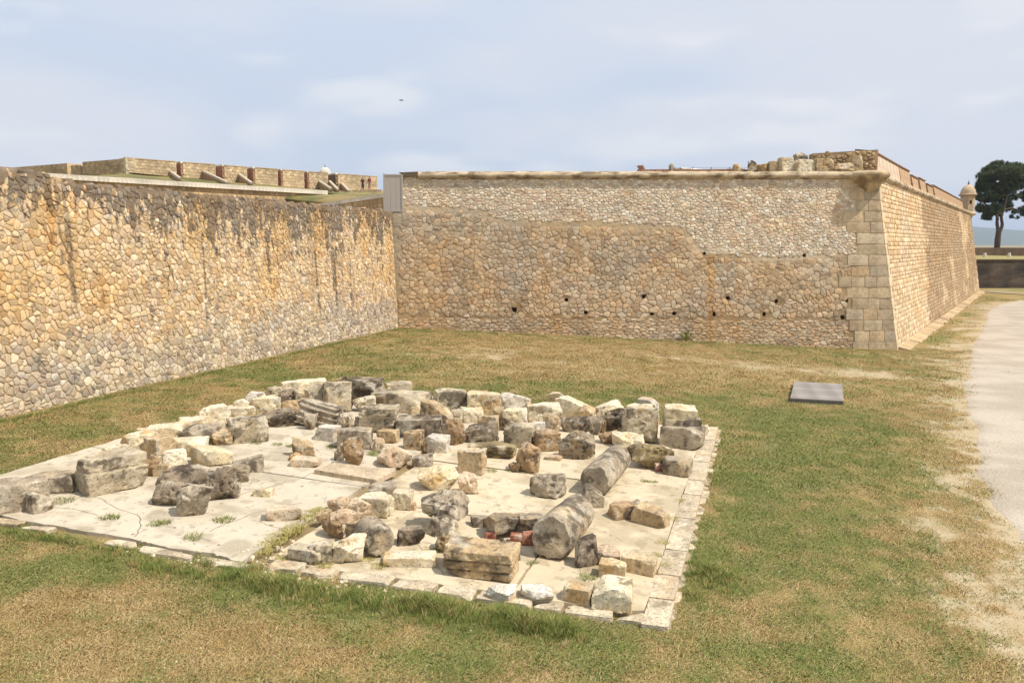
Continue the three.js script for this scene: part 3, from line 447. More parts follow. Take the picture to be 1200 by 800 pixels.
// ---------------------------------------------------------------- the concrete platform, laid square to the left wall
function hitS(px, py, lift = 0) { let Y = 0, p; for (let i = 0; i < 30; i++) { p = hitY(px, py, Y); Y = gLin(p.x, p.z) + PL + lift; } return p; }
const platform = new THREE.Group(); platform.name = 'concrete_platform'; platform.position.copy(slabP(0, 0)); platform.userData = { kind: 'structure', label: 'cracked pale concrete platform with stone edging' }; scene.add(platform);
const frontAt = b => b < 5.8 ? 0.1 - 0.06 * b : -0.42;
const PANELS = [[0.36, 2.08, 0, 5.42], [0.36, 2.08, 5.47, 11.15], [2.12, 5.62, 0, 2.62], [2.12, 5.62, 2.66, 5.42], [2.12, 5.62, 5.47, 11.6], [5.92, 12.05, 0, 3.25], [5.92, 12.05, 3.29, 7.4], [5.72, 12.05, 7.44, 11.6]];
{
  const cv = document.createElement('canvas'), N = 2048; cv.width = cv.height = N; const g = cv.getContext('2d'), r = rngOf(88), S = N / 13, X = b => (b + 0.5) * S, Y = a => N - (a + 1) * S;
  const img = g.createImageData(N, N);
  for (let y = 0; y < N; y++) for (let x = 0; x < N; x++) {
    const b = x / S - 0.5, a = (N - y) / S - 1, n = f2(b * 1.1, a * 1.1, 5, 4), q = f2(b * 6, a * 6, 15, 3), w = hash3(x, y, 9), left = b > 5.8;
    let c = mix3([0.54, 0.44, 0.285], [0.62, 0.525, 0.36], n); if (left) c = mix3([0.50, 0.43, 0.31], [0.585, 0.51, 0.38], n);
    const st = step(0.52, 0.70, f2(b * 1.6, a * 1.6, 25, 6)); c = mix3(c, [c[0] * 0.72, c[1] * 0.70, c[2] * 0.66], st * 0.85); const dirt = step(0.60, 0.72, f2(b * 4.2, a * 4.2, 45, 5)); c = mix3(c, [0.25, 0.19, 0.11], dirt * 0.38); const sp = step(0.7, 0.78, f2(b * 9, a * 9, 35, 3)); c = mul3(c, (1 - 0.25 * sp) * (0.93 + 0.14 * q) * (0.96 + 0.08 * w));
    const o = (y * N + x) * 4; for (let k = 0; k < 3; k++) img.data[o + k] = 255 * (1.055 * Math.pow(c[k], 1 / 2.4) - 0.055); img.data[o + 3] = 255;
  }
  g.putImageData(img, 0, 0); g.lineCap = 'round';
  const crack = (a, b, ang, len, wd) => { g.strokeStyle = 'rgba(88,76,58,0.8)'; g.beginPath(); let x = X(b), y = Y(a); g.moveTo(x, y); for (let k = 0; k < len * 8; k++) { ang += (r() - 0.5) * 0.7; x += Math.cos(ang) * S / 8; y += Math.sin(ang) * S / 8; g.lineTo(x, y); } g.lineWidth = wd; g.stroke(); };
  for (const [a, b, t, l, w] of [[0.6, 10.6, 3.3, 3.2, 2.2], [0.2, 9.0, -0.5, 2.4, 2.4], [1.4, 8.0, 3.6, 2.6, 2.0], [0.3, 7.0, -1.2, 1.8, 2.2], [2.3, 9.5, 0.4, 3, 1.8], [1.0, 6.6, 2.7, 2.0, 2.4], [4.6, 8.4, 0.2, 2.4, 1.8], [5.8, 9.0, 2.2, 2.4, 1.6], [3.9, 4.6, 0.2, 2, 1.4], [3.4, 3.2, 2.8, 1.6, 1.3], [8.8, 3.8, 0.4, 2, 1.4], [1.2, 4.2, 3.0, 1.5, 1.5], [6.6, 1.7, 0.6, 1.0, 1.4], [2.0, 1.4, 1.8, 1.2, 1.2], [0.5, 3.4, 0.2, 1.6, 1.6]]) crack(a, b, t, l, w);
  g.fillStyle = 'rgba(96,82,60,0.55)'; for (let k = 0; k < 130; k++) { g.beginPath(); g.ellipse(r() * N, r() * N, 2 + r() * 6, 1.5 + r() * 4, r() * 3, 0, 7); g.fill(); }
  const map = new THREE.CanvasTexture(cv); map.colorSpace = THREE.SRGBColorSpace;
  const bump = stoneBump.clone(); bump.repeat.set(9, 9); bump.needsUpdate = true;
  const mat = new THREE.MeshStandardMaterial({ map, bumpMap: bump, bumpScale: 0.008, roughness: 0.92 });
  PANELS.forEach(([b0, b1, a0, a1], n) => {
    const m = new MB(), nb = Math.round((b1 - b0) / 0.13), na = Math.round((a1 - a0) / 0.13), white = [1, 1, 1], o = platform.position, id = [];
    const P = (i, j, h) => { let b = mix(b0, b1, i / nb), a = mix(a0 === 0 ? frontAt(mix(b0, b1, i / nb)) : a0, a1, j / na); const e = f2(a * 2.5, b * 2.5, 70 + n, 3) - 0.5; if (i === 0 || i === nb) b += e * 0.05 * (n > 4 ? 2 : 1); if (j === 0 || j === na) a += e * (a0 === 0 && j === 0 ? 0.22 : 0.05); if (j === 0 && a0 === 0 && n === 0 && i < 3) a += (3 - i) * 0.05; const q = slabP(a, b, h + 0.012 * (f2(a * 0.8, b * 0.8, 60, 2) - 0.5) + 0.012 * (hash3(n, 1, 4) - 0.5)); return m.v(q.x - o.x, q.y - o.y, q.z - o.z, (b + 0.5) / 13, (a + 1) / 13, white); };
    for (let j = 0; j <= na; j++) { id.push([]); for (let i = 0; i <= nb; i++) id[j].push(P(i, j, 0)); }
    for (let j = 0; j < na; j++) for (let i = 0; i < nb; i++) { m.tri(id[j][i], id[j + 1][i + 1], id[j][i + 1]); m.tri(id[j][i], id[j + 1][i], id[j + 1][i + 1]); }
    const rim = []; for (let i = 0; i <= nb; i++) rim.push([i, 0]); for (let j = 1; j <= na; j++) rim.push([nb, j]); for (let i = nb - 1; i >= 0; i--) rim.push([i, na]); for (let j = na - 1; j >= 1; j--) rim.push([0, j]);
    const hi = rim.map(([i, j]) => P(i, j, 0)), lo = rim.map(([i, j]) => P(i, j, -0.16));
    for (let k = 0; k < rim.length; k++) { const q = (k + 1) % rim.length; m.tri(hi[k], hi[q], lo[q]); m.tri(hi[k], lo[q], lo[k]); }
    mesh('concrete_panel' + (n ? '_00' + n : ''), m.geo(), mat, platform);
  });
}
// ---------------------------------------------------------------- stones: cut blocks, boulders, mouldings and drums
const PALS = {
  c: { a: '#ebdfc2', b: '#dfcda6', dk: '#988766', l: 0.66, o: '#c9a468' }, w: { a: '#e0d8c8', b: '#d4cab8', dk: '#9f9684', l: 0.68, o: '#cdb48e' },
  g: { a: '#beb098', b: '#a5967f', dk: '#5d5243', l: 0.545, o: '#c6b18d' }, d: { a: '#a4947c', b: '#897a65', dk: '#443a2f', l: 0.51, o: '#b09a76' },
  t: { a: '#d2bb95', b: '#bea47c', dk: '#77674e', l: 0.585, o: '#cfab72' }, b: { a: '#b89b75', b: '#9d825f', dk: '#594c3d', l: 0.55, o: '#c29c68' },
  p: { a: '#dbc6a8', b: '#ccb393', dk: '#8f7c67', l: 0.64, o: '#cdab86' }, o: { a: '#a8966a', b: '#8f7d58', dk: '#564936', l: 0.56, o: '#b3985c' },
  k: { a: '#d8c9ac', b: '#c8b799', dk: '#9c8d73', l: 0.60, o: '#c9b08a' }, r: { a: '#b58068', b: '#a0664e', dk: '#5d3325', l: 0.66, o: '#b56a48' }, m: { a: '#d0c2a4', b: '#b8a98d', dk: '#665b4a', l: 0.55, o: '#b99a66' },
};
function rockPaint(x, y, z, P, s) {
  let c = mix3(lin(P.a), lin(P.b), step(0.35, 0.65, f3(x * 2.3, y * 2.3, z * 2.3, s, 3)));
  c = mix3(c, lin(P.o), step(0.60, 0.74, f3(x * 2 + 5, y * 2, z * 2, s + 31, 3)) * 0.75);
  const k = f3(x * 3.6, y * 3.6, z * 3.6, s + 61, 4) * 0.78 + 0.22 * n3(x * 21, y * 21, z * 21, s + 3);
  c = mix3(c, lin(P.dk), step(P.l - 0.03, P.l + 0.07, k) * 0.85);
  const w = f3(x * 4.4 + 9, y * 4.4, z * 4.4, s + 91, 3); return mix3(c, mix3(c, lin('#d9cfb8'), 0.55), step(0.60, 0.68, w));
}
// shape: 'block', 'rock', 'wedge', 'mould'; w, h, d in metres, origin at the middle of the base
function rockGeo(shape, w, h, d, pal, seed, o = {}) {
  const r = rngOf(seed * 7919 + 13), planes = [], add = (x, y, z, k) => { const l = Math.hypot(x, y, z); planes.push([x / l, y / l, z / l, k]); };
  let sharp = 60, rough = 0.055;
  const jit = o.jit ?? (shape === 'rock' ? 0.4 : 0.09), J = () => (r() - 0.5) * jit;
  if (shape === 'rock') {
    sharp = 60; rough = 0.085;
    for (const [x, y, z] of [[1, 0, 0], [-1, 0, 0], [0, 1, 0], [0, 0, 1], [0, 0, -1]]) add(x + J() * 1.5, y + J() * 1.5, z + J() * 1.5, 0.9 + 0.1 * r());
    add(J() * 0.3, -1, J() * 0.3, 0.97);
    for (let k = 0; k < 10; k++) { const a = r() * 6.28, e = (r() - 0.35) * 1.9; add(Math.cos(a) * Math.cos(e), Math.sin(e), Math.sin(a) * Math.cos(e), 0.74 + 0.3 * r()); }
  } else {
    for (const [x, y, z] of [[1, 0, 0], [-1, 0, 0], [0, 1, 0], [0, -1, 0], [0, 0, 1], [0, 0, -1]]) add(x + J(), y + J() * (y < 0 ? 0.2 : 1), z + J(), 0.97 + 0.03 * r());
    for (let k = 0; k < (o.cuts ?? 3); k++) { const sx = r() < 0.5 ? -1 : 1, sz = r() < 0.5 ? -1 : 1, sy = r() < 0.65 ? 1 : -0.6; add(sx * (0.3 + r()), sy * (0.3 + r()), sz * (0.3 + r()), 0.98 + 0.42 * r()); }
    if (shape === 'wedge') add(o.slope ?? (r() < 0.5 ? -0.7 : 0.7), 1, (r() - 0.5) * 0.5, 0.62);
  }
  if (o.planes) for (const p of o.planes) add(...p);
  const big = Math.max(w, h, d), q = n => Math.max(7, Math.min(30, Math.round(n / big * (o.n ?? 22)))), bg = new THREE.BoxGeometry(2, 2, 2, q(w), shape === 'mould' ? 26 : q(h), q(d)), a = bg.attributes.position, uv = bg.attributes.uv, nor0 = bg.attributes.normal, cols = [];
  const P = PALS[pal], sx = w / 2, sy = h / 2, sz = d / 2, amp = Math.min(w, h, d) * rough * (o.rough ?? 1);
  for (let k = 0; k < a.count; k++) {
    let x = a.getX(k), y = a.getY(k), z = a.getZ(k);
    let s = 0; for (const p of planes) { const t = (p[0] * x + p[1] * y + p[2] * z) / p[3]; if (t > 0) s += Math.pow(t, sharp); }
    const R = Math.pow(s, -1 / sharp); x *= R; y *= R; z *= R;
    if (shape === 'mould') { const t = (y + 1) / 2, f = o.prof ? o.prof(t) : t > 0.72 ? 1 : t > 0.6 ? 0.93 : t > 0.36 ? 0.84 : t > 0.28 ? 0.9 : 0.86; z = z > 0 ? z * f : z; x *= mix(1, f, 0.7); }
    let X = x * sx, Y = y * sy, Z = z * sz;
    const l = Math.hypot(X, Y, Z) || 1, n1 = f3(X * 3.2 / Math.sqrt(big), Y * 3.2 / Math.sqrt(big), Z * 3.2 / Math.sqrt(big), seed, 4) - 0.5, nb = Math.abs(f3(X * 8, Y * 8, Z * 8, seed + 5, 3) - 0.5), e = amp * (1.7 * n1) - amp * 1.2 * step(0.08, 0.26, nb) + amp * 0.5 * (n3(X * 26, Y * 26, Z * 26, seed + 8) - 0.5);
    X += X / l * e; Y += Y / l * e * 0.8; Z += Z / l * e;
    const nx = Math.abs(nor0.getX(k)), ny = Math.abs(nor0.getY(k)); uv.setXY(k, (nx > 0.5 ? Z : X) + seed * 0.37, (ny > 0.5 ? Z : Y) + seed * 0.21);
    a.setXYZ(k, X, Y, Z); cols.push(...rockPaint(X, Y, Z, P, seed));
  }
  bg.setAttribute('color', new THREE.Float32BufferAttribute(cols, 3));
  { bg.computeBoundingBox(); const bb = bg.boundingBox, s = bb.getSize(V(0, 0, 0)); bg.translate(-(bb.min.x + bb.max.x) / 2, -(bb.min.y + bb.max.y) / 2, -(bb.min.z + bb.max.z) / 2); const p = bg.attributes.position; for (let k = 0; k < p.count; k++) p.setXYZ(k, p.getX(k) * w / s.x, p.getY(k) * h / s.y, p.getZ(k) * d / s.z); }
  let lo = 1e9; for (let k = 0; k < a.count; k++) lo = Math.min(lo, a.getY(k)); bg.translate(0, -lo - 0.012, 0); return creased(bg);
}
function creased(g) {                                                       // crisp normals across broken edges, soft ones elsewhere
  const q = g.toNonIndexed(), a = q.attributes.position.array, n = a.length / 9, fn = new Float32Array(n * 3), at = new Map(), key = new Array(n * 3), nor = new Float32Array(n * 9);
  for (let f = 0; f < n; f++) {
    const o = f * 9, ux = a[o + 3] - a[o], uy = a[o + 4] - a[o + 1], uz = a[o + 5] - a[o + 2], vx = a[o + 6] - a[o], vy = a[o + 7] - a[o + 1], vz = a[o + 8] - a[o + 2], x = uy * vz - uz * vy, y = uz * vx - ux * vz, z = ux * vy - uy * vx, l = Math.hypot(x, y, z) || 1;
    fn[f * 3] = x / l; fn[f * 3 + 1] = y / l; fn[f * 3 + 2] = z / l;
    for (let k = 0; k < 3; k++) { const i = o + k * 3, h = (Math.round(a[i] * 4e3) * 73856093 ^ Math.round(a[i + 1] * 4e3) * 19349663 ^ Math.round(a[i + 2] * 4e3) * 83492791) | 0; key[f * 3 + k] = h; const e = at.get(h); if (e) e.push(f); else at.set(h, [f]); }
  }
  for (let f = 0; f < n; f++) for (let k = 0; k < 3; k++) { let x = 0, y = 0, z = 0; const X = fn[f * 3], Y = fn[f * 3 + 1], Z = fn[f * 3 + 2]; for (const e of at.get(key[f * 3 + k])) { const A = fn[e * 3], B = fn[e * 3 + 1], C = fn[e * 3 + 2]; if (A * X + B * Y + C * Z > 0.84) { x += A; y += B; z += C; } } const l = Math.hypot(x, y, z) || 1, i = f * 9 + k * 3; nor[i] = x / l; nor[i + 1] = y / l; nor[i + 2] = z / l; }
  q.setAttribute('normal', new THREE.BufferAttribute(nor, 3)); return q;
}
// kerb along the right and front edges of the platform
{
  let a = -0.2, k = 0, z = 0; const o = platform.position, put = (name, geo, pos, yaw) => { const m = mesh(name + (k ? '_' + String(k).padStart(3, '0') : ''), geo, rockMat, platform); m.position.copy(pos).sub(o); m.rotation.y = yaw; k++; };
  const yaw = Math.atan2(-AX.x, -AX.z) + Math.PI;
  while (a < 11.0) { z++; const l = 0.8 + 1.1 * hash3(z, 1, 4), w = 0.34; put('kerb_stone', rockGeo('block', w, 0.24, l - 0.012, 'k', 500 + k, { n: 16, jit: 0.03, rough: 0.35, cuts: 0 }), slabP(a + l / 2, 0.175 + 0.02 * hash3(k, 2, 2), -0.215), yaw); a += l; }
  a = 0.1; while (a < 11.2) { const l = 0.2 + 0.4 * hash3(k, 1, 4); put('kerb_stone', rockGeo('block', 0.16 + 0.1 * hash3(k, 3, 3), 0.17, l, ['k', 'k', 'p'][k % 3], 560 + k, { n: 8, jit: 0.25, rough: 1.2, cuts: 4 }), slabP(a + l / 2, 0.0 + 0.05 * hash3(k, 2, 2), -0.2), yaw + 0.2 * (hash3(k, 5, 5) - 0.5)); a += l + 0.04; }
  let b = -0.02; while (b < 5.5) { const l = 0.3 + 0.55 * hash3(k, 1, 4); put('kerb_stone', rockGeo('block', l, 0.2, 0.28 + 0.06 * hash3(k, 6, 6), 'k', 620 + k, { n: 12, jit: 0.12, rough: 0.9, cuts: 2 }), slabP(frontAt(b) - 0.10 - 0.02 * hash3(k, 2, 2), b + l / 2, -0.185), yaw + 0.1 * (hash3(k, 5, 5) - 0.5)); b += l + 0.02; }
  b = 5.7; while (b < 12) { z++; const l = 0.3 + 0.7 * hash3(z, 1, 4); if (hash3(z, 7, 7) > 0.2) put('kerb_stone', rockGeo('block', l, 0.16, 0.2, 'k', 660 + k, { n: 10, jit: 0.25, rough: 1.4, cuts: 3 }), slabP(-0.52 - 0.05 * hash3(k, 2, 2), b + l / 2, -0.155), yaw + 0.12 * (hash3(k, 5, 5) - 0.5)); b += l + 0.06; }
}
const GROUP = 'ancient stones laid out on the concrete platform';
let stoneSeed = 1;
// a stone from its outline box in the photo: the bottom edge stands on the platform (or `lift` above it)
function put(x0, y0, x1, y1, shape, pal, name, label, o = {}) {
  const seed = stoneSeed++, lift = o.lift ?? 0, c = hitS((x0 + x1) / 2, y1, lift), s = scaleAt(c), vx = c.x, vz = c.z, vl = Math.hypot(vx, vz), th = Math.atan2(CAMH - c.y, vl);
  const W = (x1 - x0) / s, A = (y1 - y0) / s, yaw = (o.yaw ?? (hash3(seed, 3, 9) - 0.5) * 50) * Math.PI / 180, rt = o.r ?? 0.75, cs = Math.abs(Math.cos(yaw)), sn = Math.abs(Math.sin(yaw));
  const a = W / (cs + rt * sn) * 1.13, b = rt * a, dep = a * sn + b * cs, h = Math.max((A - dep * Math.sin(th) * 0.85) / Math.cos(th), A * (o.hmin ?? 0.55)) * 1.14;
  const g = rockGeo(shape, a, h, b, pal, seed, o), m = single(name, g, rockMat, label, o.cat ?? CATS[name] ?? 'stone', V(c.x + vx / vl * dep * 0.45, c.y, c.z + vz / vl * dep * 0.45), o.group ?? GROUP);
  m.rotation.set((o.tx ?? 0) * Math.PI / 180, yaw + Math.atan2(-vx, -vz), (o.tz ?? 0) * Math.PI / 180, 'YXZ');
  return m;
}
const CATS = { stone_block: 'stone block', boulder: 'boulder', stone_slab: 'stone slab', moulded_block: 'stone block', stone_fragment: 'stone', column_drum: 'column', brick: 'brick' };
put(-10, 559, 53, 601, 'block', 'g', 'stone_block', 'large grey weathered block at the far open end of the platform, cut by small rock', {yaw:10,r:.6});
put(36, 552, 87, 580, 'block', 'g', 'stone_block', 'long low grey block lying behind the large weathered block', {yaw:-12,r:.7});
put(33, 575, 61, 602, 'wedge', 'g', 'stone_fragment', 'small grey triangular rock leaning on the large weathered block', {yaw:20});
put(94, 527, 169, 581, 'mould', 'm', 'moulded_block', 'big block with a straight ledge line and dark mottled face', {prof: t => t > 0.68 ? 0.97 : t > 0.64 ? 0.93 : 1 - 0.2 * Math.max(0, 0.4 - t),yaw:22,r:.6});
put(104, 530, 122, 548, 'rock', 'c', 'stone_fragment', 'small cream lump behind the block with a straight ledge line', {});
put(121, 519, 154, 548, 'rock', 'c', 'stone_block', 'cream stone peeping over the block with a straight ledge line', {});
put(160, 531, 187, 560, 'rock', 'b', 'boulder', 'brown-grey boulder tight beside the block with a straight ledge line', {});
put(180, 543, 196, 558, 'block', 't', 'stone_fragment', 'small flat tan piece between brown-grey boulder and cream rocks', {});
put(143, 506, 183, 540, 'block', 'c', 'stone_block', 'cream block with sloped top at the end of the cream row', {yaw:25});
put(174, 496, 216, 520, 'block', 'c', 'stone_block', 'low flat cream stone at the outer side of the cream row', {yaw:-10});
put(212, 489, 238, 510, 'block', 'c', 'stone_block', 'low cream stone behind the large smooth grey block', {});
put(212, 493, 273, 523, 'rock', 'g', 'boulder', 'large smooth grey block with folded weathered surface below cream cube', {yaw:10,r:.6});
put(232, 475, 268, 505, 'block', 'c', 'stone_block', 'clean-cut cream cube behind the large smooth grey block', {yaw:15});
put(199, 506, 217, 520, 'rock', 'd', 'stone_fragment', 'small dark rock wedged between cream stones and grey block', {});
put(171, 509, 208, 543, 'block', 't', 'stone_block', 'tan block with cream top and brown split side', {yaw:35});
put(198, 512, 243, 537, 'block', 'c', 'stone_block', 'flat cream stone with a rust-orange broken end', {yaw:-15,r:.6});
put(191, 527, 218, 550, 'block', 'c', 'stone_block', 'cream block in front of tan split block', {yaw:10});
put(227, 519, 271, 548, 'wedge', 'c', 'stone_block', 'pale cream wedge with a flat sloping top above dark grey boulders', {slope:.5,yaw:20});
put(188, 543, 252, 573, 'rock', 'd', 'boulder', 'long dark grey boulder under the pale cream wedge', {r:.6,yaw:8});
put(180, 560, 228, 596, 'rock', 'd', 'boulder', 'dark grey faceted boulder resting in front of long dark boulder', {});
put(208, 566, 251, 608, 'rock', 'g', 'boulder', 'rounded grey boulder with tan face in front of the dark boulders', {});
put(238, 545, 284, 588, 'rock', 'd', 'boulder', 'dark rounded boulder closing the dark heap beside pale wedge', {});
put(268, 541, 294, 568, 'rock', 'g', 'stone_fragment', 'grey split rock with narrow end beside dark rounded boulder', {});
put(274, 534, 307, 554, 'wedge', 'g', 'stone_fragment', 'thin grey tapering rock lying behind grey split rock', {slope:-.4});
put(269, 487, 313, 520, 'block', 'm', 'stone_block', 'squared tan-grey block with smooth flat face and lichen corner', {yaw:12,jit:.05});
put(273, 476, 299, 502, 'block', 'c', 'stone_block', 'cream piece just behind the squared tan-grey block', {});
put(272, 468, 296, 492, 'rock', 'c', 'stone_block', 'pointed cream piece at the back of the squared tan-grey block', {});
put(294, 464, 328, 492, 'block', 'c', 'stone_block', 'cream cube with brown pitted side behind dark grey rock', {yaw:12});
put(307, 477, 347, 501, 'rock', 'd', 'boulder', 'dark grey rock with brown underside beside long fluted moulding', {});
put(310, 452, 337, 470, 'rock', 'm', 'stone_block', 'low mottled stone with cream top at the rear edge', {});
put(325, 455, 350, 478, 'rock', 'd', 'boulder', 'dark lichen-covered rock at the rear behind the cream-brown lump', {});
put(327, 468, 351, 486, 'rock', 't', 'stone_fragment', 'cream-brown lump between dark rocks', {});
put(349, 444, 381, 462, 'block', 'c', 'stone_block', 'flat cream block topping the rear row', {yaw:5});
put(343, 455, 366, 478, 'block', 'm', 'stone_block', 'grey-cream stone beside the leaning narrow block', {});
put(362, 453, 384, 482, 'block', 'm', 'moulded_block', 'narrow upright block leaning sideways in the rear row', {tz:12,yaw:20});
put(378, 448, 411, 485, 'block', 'm', 'stone_block', 'tall stone with dark flat top in the rear row', {yaw:20});
put(406, 442, 449, 474, 'block', 'd', 'stone_block', 'tall dark squared block rising highest at the rear', {yaw:-28,jit:.05});
put(399, 465, 414, 482, 'rock', 'd', 'stone_fragment', 'small dark rock beside round cream boulder', {});
put(413, 461, 441, 484, 'rock', 'c', 'boulder', 'round cream boulder in front of the tall dark squared block', {});
put(438, 456, 505, 486, 'block', 'm', 'stone_block', 'long squared block with pitted dark end at the rear', {yaw:-22,r:.5,jit:.04});
put(345, 470, 396, 502, 'mould', 'g', 'moulded_block', 'long fluted moulding with parallel grooves, tilted down', {prof: t => 0.9 + 0.1 * Math.cos(t * 25),yaw:-18,r:.45,tz:-14});
put(392, 484, 417, 507, 'rock', 'g', 'boulder', 'pitted grey rock at the end of fluted moulding', {});
put(420, 474, 469, 509, 'mould', 'm', 'moulded_block', 'cornice block with rolled edge and pale top in the middle', {yaw:-15,r:.7});
put(368, 497, 399, 518, 'block', 'w', 'stone_block', 'whitish block with clean edges standing alone before the grey pile', {yaw:-30,jit:.05});
put(396, 500, 437, 527, 'block', 'g', 'stone_block', 'grey block with broken corner behind the brown angular boulder', {yaw:-10});
put(398, 511, 433, 549, 'rock', 'b', 'boulder', 'brown angular boulder with pointed top', {yaw:30});
put(392, 521, 403, 540, 'wedge', 'g', 'stone_fragment', 'thin upright grey shard beside the brown angular boulder', {r:.5});
put(436, 512, 451, 529, 'rock', 'p', 'stone_fragment', 'small pinkish lump behind the tan pyramid rock', {});
put(442, 502, 468, 520, 'block', 't', 'stone_block', 'tan squared stone with cracked face beside the pinkish lump', {});
put(440, 519, 487, 549, 'rock', 'p', 'boulder', 'tan pyramid-shaped rock with a jagged lower edge', {planes:[[-.8,1,.1,.5],[.8,1,.1,.5]]});
put(467, 487, 517, 514, 'block', 'd', 'stone_block', 'dark streaked block split by a vertical seam', {yaw:-5,r:.6,jit:.05});
put(494, 469, 531, 508, 'wedge', 't', 'stone_block', 'tan slab leaning up behind the dark streaked block', {slope:.6,yaw:-20});
put(473, 504, 497, 528, 'block', 't', 'stone_block', 'small tan cube with lichen edges', {yaw:-18});
put(496, 512, 505, 529, 'rock', 't', 'stone_fragment', 'little tan chip between tan cube and white cube', {});
put(501, 509, 527, 532, 'block', 'w', 'stone_block', 'small white cube with clean chiselled faces', {yaw:-25,jit:.05});
put(517, 489, 546, 523, 'rock', 'b', 'boulder', 'brown mottled boulder behind the small white cube', {});
put(484, 531, 507, 547, 'wedge', 'g', 'stone_slab', 'flat grey wedge lying beside tan pyramid rock', {slope:-.35});
put(343, 511, 369, 536, 'rock', 't', 'stone_fragment', 'tan broken piece with two humps on the grass joint', {});
put(337, 529, 353, 540, 'rock', 'b', 'stone_fragment', 'small brown chip beside the two-humped tan piece', {});
put(342, 533, 376, 548, 'block', 'p', 'stone_slab', 'small flat square slab on the concrete', {yaw:-15,r:.8,jit:.04});
put(491, 544, 536, 576, 'rock', 'c', 'boulder', 'rounded cream boulder with brown hollows', {});
put(509, 455, 524, 470, 'rock', 'b', 'stone_fragment', 'little brown stone at the back of grey-topped rear block', {});
put(509, 456, 547, 491, 'block', 'm', 'stone_block', 'grey-topped rear block with layered face', {yaw:12});
put(547, 459, 586, 494, 'block', 'c', 'stone_block', 'cream block with tiny pebble on top', {yaw:6});
put(561, 456, 574, 466, 'rock', 'c', 'stone_fragment', 'tiny pebble sitting on a cream block', {lift:.42});
put(540, 476, 566, 496, 'block', 'c', 'stone_block', 'low cream block in front of the cream block with the pebble', {});
put(587, 459, 622, 484, 'wedge', 'w', 'stone_block', 'pale wedge-shaped slab at the rear edge', {slope:.45});
put(575, 476, 594, 500, 'rock', 'm', 'stone_fragment', 'mottled upright stone between cream blocks', {});
put(588, 478, 618, 503, 'block', 'c', 'stone_block', 'cream squared block behind moulded stone', {yaw:5});
put(584, 488, 605, 506, 'rock', 'd', 'stone_fragment', 'dark little rock at foot of cream squared block', {});
put(617, 472, 657, 500, 'block', 'c', 'stone_block', 'large cream block with chalky top', {yaw:8});
put(634, 485, 658, 509, 'rock', 't', 'boulder', 'tan lump leaning against the large cream block', {});
put(612, 471, 626, 490, 'rock', 't', 'stone_fragment', 'narrow tan stone beside the large cream block', {});
put(651, 464, 694, 492, 'wedge', 'c', 'stone_block', 'cream wedge with smooth slanting face at the rear', {slope:.55,yaw:-25});
put(545, 493, 584, 521, 'wedge', 'd', 'stone_block', 'dark-faced block with slanting top and pale upper face', {slope:-.4,yaw:-12});
put(590, 495, 627, 526, 'mould', 'm', 'moulded_block', 'moulded stone with pale top and dark recessed foot', {yaw:-10});
put(624, 494, 639, 508, 'block', 'w', 'stone_fragment', 'small whitish stone beside the moulded stone', {});
put(625, 504, 657, 530, 'block', 'b', 'stone_block', 'brown blackened block with rough face', {});
put(615, 502, 628, 521, 'wedge', 'd', 'stone_fragment', 'pointed dark shard standing by the moulded stone', {r:.6});
put(550, 516, 605, 538, 'mould', 'o', 'moulded_block', 'low dark olive slab with a moulded long edge', {yaw:-8,r:.6});
put(537, 525, 571, 557, 'block', 't', 'stone_block', 'tan cube with dark crust on its face', {yaw:-20,jit:.06});
put(605, 518, 639, 556, 'rock', 'b', 'boulder', 'brown diamond-shaped boulder balanced on its narrow end', {yaw:20});
put(596, 540, 612, 553, 'rock', 'b', 'stone_fragment', 'small brown chip beside the diamond-shaped boulder', {});
put(656, 503, 698, 540, 'rock', 'd', 'boulder', 'dark boulder scored with slanting stripes', {r:.8});
put(655, 489, 675, 507, 'rock', 'd', 'boulder', 'shorter dark lichen rock beside a longer dark rock', {});
put(664, 485, 708, 509, 'rock', 'd', 'boulder', 'longer dark lichen rock behind the striped boulder', {r:.6});
put(639, 532, 659, 540, 'block', 'p', 'stone_slab', 'thin flat pinkish chip near the striped boulder', {});
put(534, 552, 562, 581, 'rock', 'p', 'boulder', 'pinkish rock with grey cap beside rounded cream boulder', {});
put(620, 550, 664, 585, 'rock', 'g', 'boulder', 'grey angular boulder standing alone in the open middle', {});
put(692, 468, 733, 494, 'rock', 'c', 'boulder', 'smooth cream boulder with an eye-like brown hollow', {});
put(735, 473, 764, 494, 'block', 'c', 'stone_block', 'cream slab edge behind the carved grey block', {});
put(757, 483, 772, 500, 'block', 'c', 'stone_fragment', 'small cream stone beside the carved grey block', {});
put(704, 477, 742, 508, 'rock', 'd', 'boulder', 'jagged dark rock with deep black hollow', {});
put(729, 476, 769, 520, 'block', 'm', 'stone_block', 'carved grey block with layered ledges, tall', {yaw:12,r:.7});
put(702, 504, 725, 521, 'rock', 'b', 'stone_fragment', 'small brown rock behind the column shaft', {});
put(718, 505, 754, 528, 'rock', 'c', 'boulder', 'pale pitted rock by the far end of the column shaft', {});
put(734, 517, 754, 540, 'rock', 'b', 'stone_fragment', 'brown lump under the pale pitted rock', {});
put(743, 518, 788, 551, 'rock', 'o', 'boulder', 'olive-brown bowl-shaped fragment with pointed rim', {planes:[[-.7,-1,0,.7],[.7,-1,0,.75]]});
put(777, 535, 811, 559, 'block', 'g', 'stone_block', 'grey speckled small block near the platform edge', {yaw:-15});
put(767, 542, 779, 553, 'block', 'r', 'brick', 'red brick chip next to the grey speckled small block', {});
put(776, 497, 824, 527, 'block', 'g', 'stone_block', 'long grey block forming the bottom of the corner stack', {yaw:-8,r:.6,jit:.06});
put(778, 486, 820, 506, 'block', 'm', 'stone_block', 'middle stone of the corner stack, brown end showing', {lift:.36,yaw:8});
